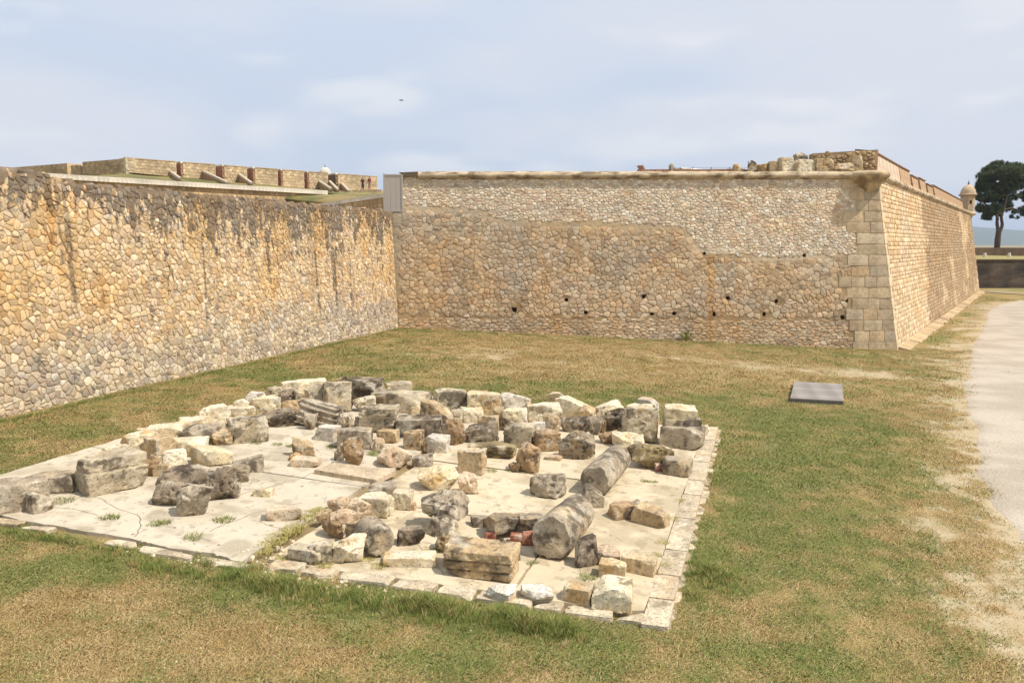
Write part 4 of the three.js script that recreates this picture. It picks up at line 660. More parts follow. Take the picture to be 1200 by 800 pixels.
put(779, 473, 815, 492, 'wedge', 'c', 'stone_block', 'cream-topped stone crowning the corner stack', {lift:.62,slope:.2});
put(820, 497, 832, 511, 'rock', 'c', 'stone_fragment', 'small cream stone beside the corner stack', {});
put(297, 569, 321, 583, 'wedge', 'c', 'stone_fragment', 'small wedge of cream stone alone on open concrete', {slope:-.3});
put(313, 592, 352, 611, 'block', 'p', 'stone_slab', 'flat pinkish stone lying alone on open concrete', {r:.5,yaw:-4});
put(339, 636, 383, 663, 'block', 'm', 'stone_block', 'squared pale block at the cluster beside the wide grassy joint', {yaw:-32,r:.55,jit:.05});
put(364, 635, 389, 661, 'block', 'm', 'stone_block', 'pale slab tucked behind the squared pale block', {});
put(386, 625, 430, 663, 'rock', 'c', 'boulder', 'pitted cream rock with rough vertical face, in front of the disc', {jit:.25});
put(375, 605, 405, 633, 'rock', 'b', 'boulder', 'brown rounded rock in the middle of the jumbled cluster', {});
put(387, 595, 417, 614, 'rock', 'p', 'boulder', 'pinkish rounded rock lying over the brown rounded rock', {lift:.22});
put(384, 581, 409, 602, 'rock', 'p', 'boulder', 'pinkish rock with dark broken face behind the cluster', {});
put(407, 582, 436, 615, 'rock', 'p', 'boulder', 'pale pink rounded rock leaning toward the disc', {});
put(371, 596, 390, 614, 'rock', 't', 'stone_fragment', 'small tan wedge at the outer side of the cluster', {});
put(405, 611, 427, 638, 'block', 't', 'stone_fragment', 'tan stone with a greenish lower edge inside the cluster', {});
put(422, 576, 462, 608, 'block', 'c', 'stone_block', 'cream block with ragged broken edge and smooth side', {yaw:-22});
put(460, 574, 484, 598, 'block', 'm', 'stone_fragment', 'carved fragment with curled relief beside ragged cream block', {});
put(433, 564, 463, 580, 'wedge', 'g', 'stone_slab', 'grey flat wedge behind the ragged cream block', {slope:-.3});
put(479, 587, 488, 598, 'rock', 'p', 'stone_fragment', 'tiny pink chip beside the carved fragment', {});
put(452, 646, 509, 665, 'block', 'c', 'stone_slab', 'low cream slab lying by itself on open concrete', {yaw:-3,r:.4,jit:.05});
put(500, 600, 536, 631, 'rock', 'g', 'stone_fragment', 'grey stone propping up the great egg-shaped boulder', {});
put(487, 569, 547, 622, 'rock', 'g', 'boulder', 'great egg-shaped grey boulder tipped on a smaller stone', {planes:[[-.8,-1,0,.6],[.8,-1,.1,.62],[-.7,1,0,.78],[.9,.8,.2,.8]],lift:.06,r:.8,tz:-10});
put(466, 613, 497, 640, 'rock', 'd', 'boulder', 'dark pitted rock at the foot of the great egg-shaped boulder', {});
put(512, 615, 545, 649, 'rock', 'm', 'boulder', 'mottled rock between the egg-shaped boulder and the layered block', {tz:15});
put(520, 631, 608, 683, 'mould', 't', 'moulded_block', 'large layered block with white crusted top and two grooves', {prof: t => t > 0.66 ? 1 : t > 0.58 ? 0.86 : t > 0.33 ? 0.97 : t > 0.26 ? 0.85 : 0.94,yaw:-14,r:.55,n:26});
put(567, 596, 622, 626, 'wedge', 'd', 'stone_block', 'dark wedge propped on red bricks', {lift:.1,slope:.5,yaw:25,cuts:2});
put(552, 602, 577, 618, 'block', 'g', 'stone_fragment', 'small grey stone behind the dark wedge', {});
put(609, 602, 638, 625, 'block', 'g', 'stone_block', 'grey slab lying on bricks beside the big drum', {lift:.1});
put(568, 622, 581, 634, 'block', 'r', 'brick', 'orange-red brick half under the dark wedge', {yaw:10});
put(598, 624, 616, 638, 'block', 'r', 'brick', 'dark red brick under the grey slab', {yaw:-10});
put(612, 622, 626, 639, 'block', 'r', 'brick', 'red brick touching the big drum', {yaw:8});
put(583, 629, 593, 636, 'rock', 'o', 'stone_fragment', 'tiny yellowish stone chip between the red bricks', {});
put(593, 636, 612, 656, 'rock', 'g', 'stone_fragment', 'small grey stone behind the end of the layered block', {});
put(569, 681, 606, 706, 'rock', 'w', 'boulder', 'white crumbly rock at the platform edge near the layered block', {});
put(611, 683, 649, 706, 'rock', 'w', 'boulder', 'low white rock with pinkish tint at the platform edge', {});
put(668, 624, 703, 667, 'rock', 'd', 'boulder', 'dark lumpy rock wedged against the big drum', {});
put(690, 635, 730, 666, 'rock', 'p', 'boulder', 'pale pink rock beside the dark lumpy rock', {});
put(703, 655, 734, 680, 'block', 'c', 'stone_block', 'cream squared block behind the white-topped block', {yaw:-6});
put(728, 649, 769, 675, 'block', 't', 'stone_block', 'tan block with dark lichen specks beside the kerb', {yaw:-12,r:.5});
put(695, 676, 741, 717, 'block', 'c', 'stone_block', 'block with clean white top and rough brown front', {yaw:-4,r:.95,jit:.05});
put(659, 681, 697, 710, 'block', 't', 'stone_block', 'rounded tan block beside the white-topped block', {yaw:-20});
put(712, 586, 747, 611, 'block', 'b', 'stone_block', 'brown smooth-faced wedge leaning on a flat stone', {yaw:30});
put(740, 591, 785, 619, 'block', 't', 'stone_block', 'tan block with pale broken end, tilted', {yaw:-25,r:.6,tz:-8});
put(738, 584, 761, 602, 'rock', 'g', 'stone_fragment', 'small grey stone behind the two tilted blocks', {});
put(330, 447, 352, 466, 'block', 'c', 'stone_block', 'cream stone at the rear end of the jumbled row', {});
put(392, 440, 410, 458, 'rock', 'g', 'stone_fragment', 'grey knob peeping over the rear row', {});
put(452, 447, 482, 466, 'block', 'm', 'stone_block', 'mottled block standing behind the long squared block', {});
put(478, 474, 500, 492, 'rock', 't', 'boulder', 'tan lump lying between the long squared block and dark streaked block', {});
put(524, 478, 544, 500, 'rock', 'm', 'boulder', 'mottled boulder filling the row behind the brown mottled boulder', {});
put(560, 486, 584, 508, 'block', 't', 'stone_block', 'tan block behind the dark-faced block with slanting top', {});
put(640, 458, 662, 476, 'rock', 'c', 'boulder', 'pale boulder tucked at the rear of the cream wedge', {});
put(676, 474, 702, 496, 'rock', 't', 'boulder', 'tan boulder between the cream wedge and smooth cream boulder', {});
put(748, 466, 772, 484, 'block', 'w', 'stone_block', 'whitish block at the rear beside the carved grey block', {});
put(415, 488, 432, 506, 'rock', 'd', 'stone_fragment', 'dark lump beside the cornice block', {});
put(356, 484, 374, 504, 'rock', 'g', 'stone_fragment', 'grey stone in front of the fluted moulding', {});
put(250, 500, 272, 522, 'rock', 't', 'stone_fragment', 'tan stone between the smooth grey block and squared block', {});
put(160, 500, 186, 518, 'block', 'c', 'stone_block', 'cream stone behind the sloped cream block', {});
put(286, 458, 312, 478, 'rock', 'w', 'boulder', 'whitish rock at the outer rear corner', {});
put(630, 500, 652, 516, 'rock', 'g', 'stone_fragment', 'grey lump above the brown blackened block', {});
put(690, 488, 712, 508, 'rock', 'b', 'stone_fragment', 'brown stone beside the jagged dark rock', {});
// the two columns, lying on their sides, and the big thin slab
function columnGeo(r0, r1, len, pal, seed, facet) {
  const N = 56, M = 30, m = new MB(), P = PALS[pal], rows = [], skin = [];
  const V0 = (x, y, z, u, v) => m.v(x, y, z, u + seed, v, rockPaint(x, y, z, P, seed));
  const rad = (t, an) => { const r = mix(r0, r1, t), c = f3(Math.cos(an) * 2, Math.sin(an) * 2, t * len * 2.5, seed, 4) - 0.5, e = Math.min(t, 1 - t) * len, chip = step(0.1, 0, e) * 0.05 * f3(Math.cos(an) * 4, Math.sin(an) * 4, t, seed + 9, 3); const flat = facet ? Math.max(0.93, Math.min(1, 0.95 / Math.max(0.2, Math.abs(Math.cos(an * facet / 2))) )) : 1; return r * flat * (1 + 0.13 * c + 0.025 * Math.sin(3 * an + seed) + 0.02 * Math.sin(5 * an + seed * 2)) - chip * 1.6; };
  for (let j = 0; j <= M; j++) { const t = j / M; rows.push([]); for (let i = 0; i <= N; i++) { const an = i / N * Math.PI * 2, r = rad(t, an), skew = (j === 0 || j === M) ? 0.05 * (n3(Math.cos(an) * 1.5, Math.sin(an) * 1.5, j, seed) - 0.5) : 0; rows[j].push(V0(Math.cos(an) * r, Math.sin(an) * r, (t - 0.5) * len + skew, an * r, t * len)); } }
  for (let j = 0; j < M; j++) for (let i = 0; i < N; i++) { const a = rows[j][i], b = rows[j][i + 1], c = rows[j + 1][i], d = rows[j + 1][i + 1]; m.tri(a, b, d); m.tri(a, d, c); }
  for (const [t, s] of [[0, -1], [1, 1]]) { const rings = []; for (let k = 0; k <= 8; k++) { rings.push([]); for (let i = 0; i <= N; i++) { const an = i / N * Math.PI * 2, r = rad(t, an) * (1 - k / 8), x = Math.cos(an) * r, y = Math.sin(an) * r, skew = 0.05 * (n3(Math.cos(an) * 1.5, Math.sin(an) * 1.5, t * M, seed) - 0.5) * (1 - k / 8); rings[k].push(V0(x, y, (t - 0.5) * len + skew + (k ? 0.03 * (f3(x * 5, y * 5, t, seed, 3) - 0.5) : 0), x, y)); } } for (let k = 0; k < 8; k++) for (let i = 0; i < N; i++) { const a = rings[k][i], b = rings[k][i + 1], c = rings[k + 1][i], d = rings[k + 1][i + 1]; if (s < 0) { m.tri(a, d, b); m.tri(a, c, d); } else { m.tri(a, b, d); m.tri(a, d, c); } } }
  return m.geo();
}
function column(nearPx, farPx, r0, r1, pal, label, seed, facet) {
  const a = hitS(...nearPx), b = hitS(...farPx), len = a.distanceTo(b), mid = a.clone().lerp(b, 0.5), m = single('column_drum', columnGeo(r0, r1, len, pal, seed, facet), rockMat, label, 'column', mid.add(V(0, (r0 + r1) / 2 - 0.015, 0)), GROUP);
  m.lookAt(b.x, b.y + r1, b.z); const d = b.clone().sub(a).normalize(); m.rotation.set(0, 0, 0); m.quaternion.setFromUnitVectors(V(0, 0, 1), V(d.x, d.y + (r1 - r0) / len, d.z).normalize()); return m;
}
column([697, 581], [725, 550], 0.295, 0.28, 'g', 'long grey column shaft lying on its side', 901, 0);
column([646, 656], [678, 617], 0.335, 0.29, 'g', 'big grey column drum lying with its worn end forward', 902, 0);
column([446, 653], [430, 637], 0.24, 0.24, 'g', 'short grey drum disc tipped beside the jumbled cluster', 903, 0);
put(683, 568, 707, 596, 'wedge', 'g', 'stone_fragment', 'broken grey stub at the rear end of the big drum', {});
{ // thin broad slab lying flat
  const q = [[368, 555], [441, 567], [464, 556], [392, 546]].map(p => hitS(...p)), at = q[0].clone(), m = new MB(), c = lin('#cdb99a'), n = 16, id = [], S = (i, j, h) => { const a = q[0].clone().lerp(q[1], i / n), b = q[3].clone().lerp(q[2], i / n), p = a.lerp(b, j / n); return m.v(p.x - at.x, p.y - at.y + h, p.z - at.z, p.x, p.z, mul3(c, 0.85 + 0.3 * f2(p.x * 4, p.z * 4, 7, 3))); };
  for (let j = 0; j <= n; j++) { id.push([]); for (let i = 0; i <= n; i++) id[j].push(S(i, j, 0.075 + 0.006 * hash3(i, j, 3))); }
  for (let j = 0; j < n; j++) for (let i = 0; i < n; i++) { m.tri(id[j][i], id[j][i + 1], id[j + 1][i + 1]); m.tri(id[j][i], id[j + 1][i + 1], id[j + 1][i]); }
  const rim = []; for (let i = 0; i < n; i++) rim.push([i, 0]); for (let j = 0; j < n; j++) rim.push([n, j]); for (let i = n; i > 0; i--) rim.push([i, n]); for (let j = n; j > 0; j--) rim.push([0, j]);
  const hi = rim.map(([i, j]) => S(i, j, 0.075)), lo = rim.map(([i, j]) => S(i, j, -0.01)); for (let k = 0; k < rim.length; k++) { const w = (k + 1) % rim.length; m.tri(hi[k], lo[w], hi[w]); m.tri(hi[k], lo[k], lo[w]); }
  single('stone_slab', m.geo(), rockMat, 'broad thin stone slab lying flat behind the cream boulders', 'stone slab', at, GROUP);
}
// crumbs of broken stone on the platform, along its front edge and by the walls
{
  const g = rockGeo('rock', 0.1, 0.06, 0.08, 'c', 77, { n: 6 }), r = rngOf(404), list = [];
  const drop = (x, z, y, s) => list.push([x, y, z, s]);
  for (let k = 0; k < 240; k++) { const b = 5 + 2.6 * (r() + r() - 1) + 0.4, a = -0.75 + 0.35 * r() + (b > 5.5 && b < 6.4 ? r() * 1.0 : 0); const p = slabP(a, b); drop(p.x, p.z, a < frontAt(b) ? gh(p.x, p.z) + 0.01 : p.y, 0.2 + 0.7 * r() * r()); }
  for (let k = 0; k < 150; k++) { const p = slabP(-0.2 + 11.4 * r(), 0.4 + 11.4 * r()); drop(p.x, p.z, p.y, 0.15 + 0.55 * r() * r()); }
  for (let k = 0; k < 120; k++) { const p = slabP(-0.2 + 11.4 * r(), 0.0 + 0.35 * r()); drop(p.x, p.z, p.y - 0.004, 0.12 + 0.35 * r()); }
  for (let k = 0; k < 2600; k++) { const i = Math.floor(r() * pathEdge.length), p = pathEdge[i], x = p.x + (r() - 0.25) * 6, z = p.z + (r() - 0.5) * 1.5; drop(x, z, gh(x, z) + 0.012, 0.1 + 0.4 * r() * r()); }
  for (let k = 0; k < 260; k++) { const p = bares[Math.floor(r() * bares.length)], x = p.x + (r() + r() - 1) * p.rx * 1.4, z = p.z + (r() + r() - 1) * p.rz * 1.4; drop(x, z, gh(x, z) + 0.005, 0.15 + 0.5 * r() * r()); }
  for (let k = 0; k < 220; k++) { const z = -7 - 26 * r(), x = (r() * 2 - 1) * -z * 0.62, [sa, sb] = slabAB(x, z); if ((sa > -0.9 && sa < 12 && sb > -0.5 && sb < 12.5) || (x - J.x) * NX.x + (z - J.z) * NX.z < 0.4) continue; drop(x, z, gh(x, z) + 0.012, 0.12 + 0.4 * r() * r()); }
  const im = new THREE.InstancedMesh(g, rockMat, list.length), d = new THREE.Object3D(), c = new THREE.Color();
  list.forEach(([x, y, z, s], k) => { d.position.set(x, y, z); d.rotation.set(r() * 0.6, r() * 7, r() * 0.6); d.scale.setScalar(s); d.updateMatrix(); im.setMatrixAt(k, d.matrix); const q = 0.75 + 0.35 * r(); im.setColorAt(k, c.setRGB(q, q * 0.97, q * 0.92)); });
  im.name = 'stone_rubble'; im.castShadow = im.receiveShadow = true; im.userData = { kind: 'stuff', label: 'small crumbs of broken stone and gravel', category: 'rubble' }; scene.add(im);
}

// ---------------------------------------------------------------- the upper rampart behind the left wall
function project(p) { const x = p.x, y = p.y - CAMH, z = p.z, yc = y * cp - z * sp, zc = y * sp + z * cp; return [CX + F * x / -zc, CY - F * yc / -zc]; }
const brickMat = grainMaterial(0.5, 0.03);
function onLine(A, E, px) { let lo = -1, hi = 2; for (let k = 0; k < 40; k++) { const t = (lo + hi) / 2; if (project(A.clone().lerp(E, t))[0] < px) lo = t; else hi = t; } return A.clone().lerp(E, lo); }
const MT = 14.5, MA = hitY(148.5, 185.5, MT), ME = hitY(442, 207.4, MT), ML = hitY(-60, 202, MT), CA = hitY(80, 207.5, 10), CE = hitY(382, 225.6, 10), C2A = hitY(380, 239, 8.2), C2E = hitY(456, 227, 8.2);
{
  const at = V(CA.x, 0, CA.z), R = p => [p.x - at.x, p.y - at.y, p.z - at.z];
  const g = thing('rampart', 'distant upper rampart with merlons, brick embrasures and a pale coping line', 'rampart', at);
  const stoneC = lin('#e8cfa6'), PALW = lin('#ebe2cf');
  const wallSeg = (name, a, b, y0, y1, th, col, parent = g, mat = brickMat) => { const d = b.clone().sub(a).setY(0).normalize(), n = V(d.z, 0, -d.x).multiplyScalar(-1); const back = V(-n.x * th, 0, -n.z * th), m = new MB(), Q = (p, y) => [p.x - at.x, y, p.z - at.z], a2 = a.clone().add(back), b2 = b.clone().add(back); const N = Math.max(1, Math.round(a.distanceTo(b) / 0.55)), M = Math.max(1, Math.min(9, Math.round((y1 - Math.max(y0, y1 - 4)) / 0.4))), fy = Math.max(y0, y1 - 4); for (let k = 0; k < N; k++) { const p = a.clone().lerp(b, k / N), q = a.clone().lerp(b, (k + 1) / N), p2 = a2.clone().lerp(b2, k / N), q2 = a2.clone().lerp(b2, (k + 1) / N); m.hexa([Q(p, y0), Q(q, y0), Q(q2, y0), Q(p2, y0)], [Q(p, y1), Q(q, y1), Q(q2, y1), Q(p2, y1)], mul3(col, 0.86 + 0.28 * n2(k * 0.9, y1, 5))); for (let j = 0; j < M && M > 1; j++) { const e = n.clone().multiplyScalar(0.02 + 0.06 * hash3(k, j, 15)), s = (j % 2) * 0.5, p3 = a.clone().lerp(b, clamp((k + s + 0.04) / N)).add(e), q3 = a.clone().lerp(b, clamp((k + s + 0.94) / N)).add(e), ya = mix(fy, y1, (j + 0.06) / M), yb = mix(fy, y1, (j + 0.92) / M), h = hash3(k, j, 16); m.quad([Q(p3, ya), Q(q3, ya), Q(q3, yb), Q(p3, yb)], mix3(mul3(col, 0.75 + 0.5 * h), mul3(lin('#c9ae84'), 0.7 + 0.5 * h), 0.35)); } } return mesh(name, m.geo(), mat, parent); };
  // scarps with coping
  const CL = CA.clone().sub(CE).multiplyScalar(0.7).add(CA);
  wallSeg('scarp_wall', CL, CE, 0, 9.75, 1.5, lin('#d0b080')); wallSeg('scarp_coping', CL.clone().add(V(0.25, 0, 0.25)), CE.clone().add(V(0.25, 0, 0.25)), 9.752, 10.22, 1.6, PALW);
  const C2L = C2A.clone().sub(C2E).multiplyScalar(0.6).add(C2A), C2R = C2E.clone().sub(C2A).multiplyScalar(0.5).add(C2E);
  wallSeg('scarp_wall', C2L, C2R, 0, 7.95, 1.5, lin('#d0b080')); wallSeg('scarp_coping', C2L.clone().add(V(0, 0, 0.2)), C2R.clone().add(V(0, 0, 0.2)), 7.952, 8.3, 1.6, PALW);
  // grass banks between coping and merlons
  const bank = (name, fa, fb, ba, bb, n, k) => { const m = new MB(), id = []; for (let j = 0; j <= k; j++) { id.push([]); for (let i = 0; i <= n; i++) { const p = fa.clone().lerp(fb, i / n).lerp(ba.clone().lerp(bb, i / n), j / k); p.y += 0.25 * (f2(p.x * 0.3, p.z * 0.3, 6, 3) - 0.5) * (j > 0 ? 1 : 0); const gg = f2(p.x * 0.5, p.z * 0.5, 8, 4); id[j].push(m.v(...R(p), p.x / 3, p.z / 3, mix3(lin('#a08a55'), lin('#6c6c36'), step(0.36, 0.6, gg)))); } } for (let j = 0; j < k; j++) for (let i = 0; i < n; i++) { m.tri(id[j][i], id[j][i + 1], id[j + 1][i + 1]); m.tri(id[j][i], id[j + 1][i + 1], id[j + 1][i]); } return mesh(name, m.geo(), groundMat, g); };
  const dn = (p, y) => V(p.x, y, p.z), MR = ME.clone().sub(MA).multiplyScalar(0.15).add(ME);
  bank('grass_bank', dn(CL, 9.98), dn(CE, 9.98), dn(ML, 12.9), dn(MA, 12.9), 60, 14);
  bank('grass_bank', dn(CA, 10.0), dn(CE, 10.0), dn(MA, 12.7), dn(MR, 11.7), 60, 14);
  bank('grass_bank', dn(C2L, 8.15), dn(C2R, 8.15), dn(CE.clone().lerp(CL, 0.3), 9.9), dn(MR, 12.2), 40, 10);
  // merlons
  const face = [[148.5, 206], [214, 252], [262.5, 289], [298.5, 325], [331, 356], [362, 384], [396, 442]];
  const dM = ME.clone().sub(MA).setY(0).normalize();
  face.forEach(([a, b], k) => {
    const p = onLine(MA, ME, a), q = onLine(MA, ME, b), m = wallSeg('merlon', p, q, 11.4, MT, 2.6, stoneC);
    wallSeg('merlon_cap', p.clone().add(V(0.06, 0, 0.06)), q.clone().add(V(0.06, 0, 0.06)), MT + 0.002, MT + 0.12, 2.7, lin('#cbb38c'), m);
    if (k) { const e = p.clone().sub(dM.clone().multiplyScalar(k === 6 ? 0.5 : 0.35)); wallSeg('brick_cheek', e, p.clone().sub(dM.clone().multiplyScalar(0.003)), 11.4, MT - 0.06, 2.5, k === 6 ? lin('#77604a') : lin('#a87c63'), m); wallSeg('cheek_cap', e, p.clone().sub(dM.clone().multiplyScalar(0.003)), MT - 0.058, MT + 0.14, 2.5, PALW, m); }
  });
  wallSeg('merlon', ML, onLine(ML, MA, 78), 11.4, MT, 2.6, lin('#d4b78c')); wallSeg('merlon', onLine(ML, MA, 82), onLine(ML, MA, 94), 11.4, MT - 0.35, 2.6, lin('#d4b78c')); wallSeg('merlon', onLine(ML, MA, 96), MA, 11.4, MT, 2.6, lin('#d4b78c'));
  wallSeg('corner_stones', MA.clone().sub(dM.clone().multiplyScalar(0.25)).add(V(0.06, 0, 0.06)), MA.clone().add(dM.clone().multiplyScalar(0.9)).add(V(0.06, 0, 0.06)), 11.4, MT + 0.15, 0.6, lin('#d6c6a6'));
  // sloping wing walls beside the embrasures
  for (const [x0, y0, x1, y1] of [[200, 200.5, 212, 209], [238, 200, 268, 214], [281, 204, 296, 214.5], [375, 212, 389, 221], [387, 212, 397, 222], [401, 214.5, 410, 223.5]]) {
    const top = onLine(MA, ME, x0), dz = top.z, s = atZ(x0, y0, dz), e = hitY(x1, y1, 11.0), t = 0.32, m = new MB(), c = new MB(), sd = V(0.5, 0, 0.3).normalize().multiplyScalar(t), Q = (p, dy, sx) => [p.x - at.x + sd.x * sx, p.y + dy, p.z - at.z + sd.z * sx];
    m.hexa([Q(s, -3, 0), Q(e, -1.4, 0), Q(e, -1.4, -1), Q(s, -3, -1)], [Q(s, -0.15, 0), Q(e, -0.15, 0), Q(e, -0.15, -1), Q(s, -0.15, -1)], lin('#b08b60'));
    c.hexa([Q(s, -0.148, 0.15), Q(e, -0.148, 0.15), Q(e, -0.148, -1.15), Q(s, -0.148, -1.15)], [Q(s, 0.1, 0.15), Q(e, 0.1, 0.15), Q(e, 0.1, -1.15), Q(s, 0.1, -1.15)], lin('#dccdb2'));
    const w = mesh('wing_wall', m.geo(), brickMat, g); mesh('wing_coping', c.geo(), brickMat, w);
  }
}
// pale steps and two visitors on the rampart
function sdfGeo(bones, box, res = 44) {                                     // one continuous skin round tapered bones [ax,ay,az,ra, bx,by,bz,rb]
  const mc = new MarchingCubes(res, new THREE.MeshStandardMaterial(), false, false, 60000), R = mc.size; mc.isolation = 0;
  for (let k = 0; k < R; k++) for (let j = 0; j < R; j++) for (let i = 0; i < R; i++) {
    const x = (i / R * 2 - 1) * box, y = (j / R * 2 - 1) * box + box * 0.94, z = (k / R * 2 - 1) * box; let s = 0;
    for (const [ax, ay, az, ra, bx, by, bz, rb] of bones) { const dx = bx - ax, dy = by - ay, dz = bz - az, t = clamp(((x - ax) * dx + (y - ay) * dy + (z - az) * dz) / (dx * dx + dy * dy + dz * dz || 1)), d = Math.hypot(x - ax - dx * t, y - ay - dy * t, z - az - dz * t) - mix(ra, rb, t); s += Math.exp(-d * 42); }
    mc.field[i + j * R + k * R * R] = Math.log(s + 1e-30) / 42;
  }
  mc.update(); const n = mc.count, g = new THREE.BufferGeometry(); g.setAttribute('position', new THREE.Float32BufferAttribute(Array.from(mc.positionArray.slice(0, n * 3)), 3));
  const w = mergeVertices(g, 1e-5); w.scale(box, box, box); w.translate(0, box * 0.94, 0); w.computeVertexNormals(); return w;
}
{
  const mk = c => new THREE.MeshStandardMaterial({ color: new THREE.Color(...lin(c)), roughness: 0.9 });
  const visitor = (px, feet, depth, turn, shirt, legs, label, bend) => {
    const f = ray(px, feet), t = depth / -f[2], p = V(f[0] * t, CAMH + f[1] * t, f[2] * t), g = thing('person', label, 'person', p, 'visitors on the rampart'); g.rotation.y = turn;
    const arms = s => [[s * 0.19, 1.42, 0, 0.055, s * 0.27, 1.14, -0.02, 0.045], [s * 0.27, 1.14, -0.02, 0.042, s * (0.22 + 0.1 * bend), 0.9 + 0.12 * bend, 0.12, 0.032], [s * (0.22 + 0.1 * bend), 0.9 + 0.12 * bend, 0.12, 0.035, s * (0.21 + 0.1 * bend), 0.82 + 0.12 * bend, 0.15, 0.022]];
    const leg = s => [[s * 0.09, 0.9, 0, 0.09, s * 0.11, 0.48, 0.03, 0.06], [s * 0.11, 0.48, 0.03, 0.058, s * 0.11, 0.08, -0.02, 0.04], [s * 0.11, 0.05, -0.03, 0.042, s * 0.12, 0.04, 0.15, 0.03]];
    const torso = [[0, 0.92, 0, 0.13, 0, 1.15, 0, 0.12], [0, 1.15, 0, 0.12, 0, 1.38, 0, 0.13], [-0.16, 1.42, 0, 0.06, 0.16, 1.42, 0, 0.06]];
    mesh('body', sdfGeo([...torso, ...arms(1), ...arms(-1), ...leg(1), ...leg(-1), [0, 1.4, 0, 0.055, 0, 1.55, 0.01, 0.052], [0, 1.6, 0.01, 0.085, 0, 1.66, 0.0, 0.095], [0, 1.6, 0.1, 0.02, 0, 1.585, 0.115, 0.014]], 1.0), mk('#b98a6c'), g);
    mesh('shirt', sdfGeo([...torso.map(b => b.map((v, k) => k === 3 || k === 7 ? v + 0.022 : v)), [0.17, 1.42, 0, 0.075, 0.25, 1.22, -0.01, 0.062], [-0.17, 1.42, 0, 0.075, -0.25, 1.22, -0.01, 0.062]], 1.0), mk(shirt), g);
    mesh('trousers', sdfGeo([[0, 0.93, 0, 0.15, 0, 0.98, 0, 0.145], ...[1, -1].map(s => [s * 0.09, 0.9, 0, 0.105, s * 0.11, 0.5, 0.03, 0.08]), ...[1, -1].map(s => [s * 0.11, 0.5, 0.03, 0.08, s * 0.11, 0.2, 0, 0.06])], 1.0), mk(legs), g);
    mesh('hair', sdfGeo([[0, 1.66, -0.03, 0.1, 0, 1.69, -0.02, 0.097], [0, 1.6, -0.07, 0.07, 0, 1.48, -0.07, 0.05]], 1.0), mk('#2a201a'), g);
    return p;
  };
  const p1 = visitor(425, 223, 118, 0.6, '#3b2d2b', '#33313a', 'person in dark clothes standing on pale steps of the distant rampart', 0.2);
  const p2 = visitor(433, 222, 118, -0.4, '#8a3f3c', '#b08a72', 'person in dark red top standing higher on the pale rampart steps', 0.9);
  const a = V(p1.x, p1.y - 2.2, p1.z), g = thing('rampart_steps', 'pale worn stone steps under two visitors on the rampart', 'steps', a);
  [[-1.4, 2.4, 0, 2.19], [-0.4, 2.6, -0.6, 2.19 + (p2.y - p1.y)], [0.9, 3.2, -0.2, 1.8]].forEach(([x0, x1, z, h], k) => { const m = new MB(); m.box(x0, x1, 0, h, -1.6 + z, 0.7 + z - k * 0.01, mul3(lin('#c9b08c'), 0.9 + 0.1 * k)); mesh('step', m.geo(), brickMat, g); });
}
// small white domed turret far behind the merlons
{
  const f = ray(381, 211), t = 165 / -f[2], p = V(f[0] * t, 9, f[2] * t), g = thing('domed_turret', 'small white domed turret behind the rampart merlons', 'turret', p), top = CAMH + ray(381, 196)[1] * t - 9, r = 1.15;
  const L = (pts, c) => { const q = new THREE.LatheGeometry(pts.map(a => new THREE.Vector2(...a)), 24); q.setAttribute('color', new THREE.Float32BufferAttribute(Array(q.attributes.position.count).fill(lin(c)).flat(), 3)); return q; };
  mesh('drum', L([[r, 0], [r, top - 1.5], [r + 0.15, top - 1.45], [r + 0.15, top - 1.3], [r, top - 1.25]], '#ddd3bf'), plainMat, g);
  mesh('dome', L([[r, top - 1.25], [r * 0.96, top - 0.9], [r * 0.75, top - 0.4], [r * 0.4, top - 0.08], [0.01, top]], '#e2dccd'), plainMat, g);
  mesh('finial', L([[0.1, top - 0.02], [0.16, top + 0.15], [0.05, top + 0.3], [0.03, top + 0.75], [0.001, top + 0.76]], '#8d8878'), plainMat, g);
}
// grey metal screen closing the wall walk where the two walls meet
{
  const z = J.z - 0.55, a = atZ(449.5, 243, z), b = atZ(471, 204, z), at = V(a.x, 5.55, z), H = b.y - 5.55, W = b.x - a.x, g = thing('metal_screen', 'grey sheet metal screen closing the wall top beside the bastion', 'screen', at);
  const sheet = new THREE.MeshStandardMaterial({ color: new THREE.Color(...lin('#b8aea0')), roughness: 0.6, metalness: 0.2 }), frame = new THREE.MeshStandardMaterial({ color: new THREE.Color(...lin('#b8b0a2')), roughness: 0.55, metalness: 0.2 });
  const bx = (n, x0, x1, y0, y1, z0, z1, m) => mesh(n, new THREE.BoxGeometry(x1 - x0, y1 - y0, z1 - z0).translate((x0 + x1) / 2, (y0 + y1) / 2, (z0 + z1) / 2), m, g);
  for (let k = 0; k < 3; k++) bx('sheet', 0.07 + k * (W - 0.1) / 3 + 0.004, 0.07 + (k + 1) * (W - 0.1) / 3 - 0.004, 0.06, H - 0.06, -0.03, 0.0, sheet);
  bx('post', 0, 0.07, 0, H + 0.03, -0.45, 0.03, frame); bx('post', W - 0.03, W + 0.03, 0, H, -0.06, 0.03, frame); bx('rail', 0.07, W - 0.03, H - 0.06, H, -0.05, 0.025, frame); bx('rail', 0.07, W - 0.03, 0.0, 0.06, -0.05, 0.025, frame); bx('return_sheet', 0.01, 0.04, 0.05, H - 0.05, -2.2, -0.452, sheet);
}
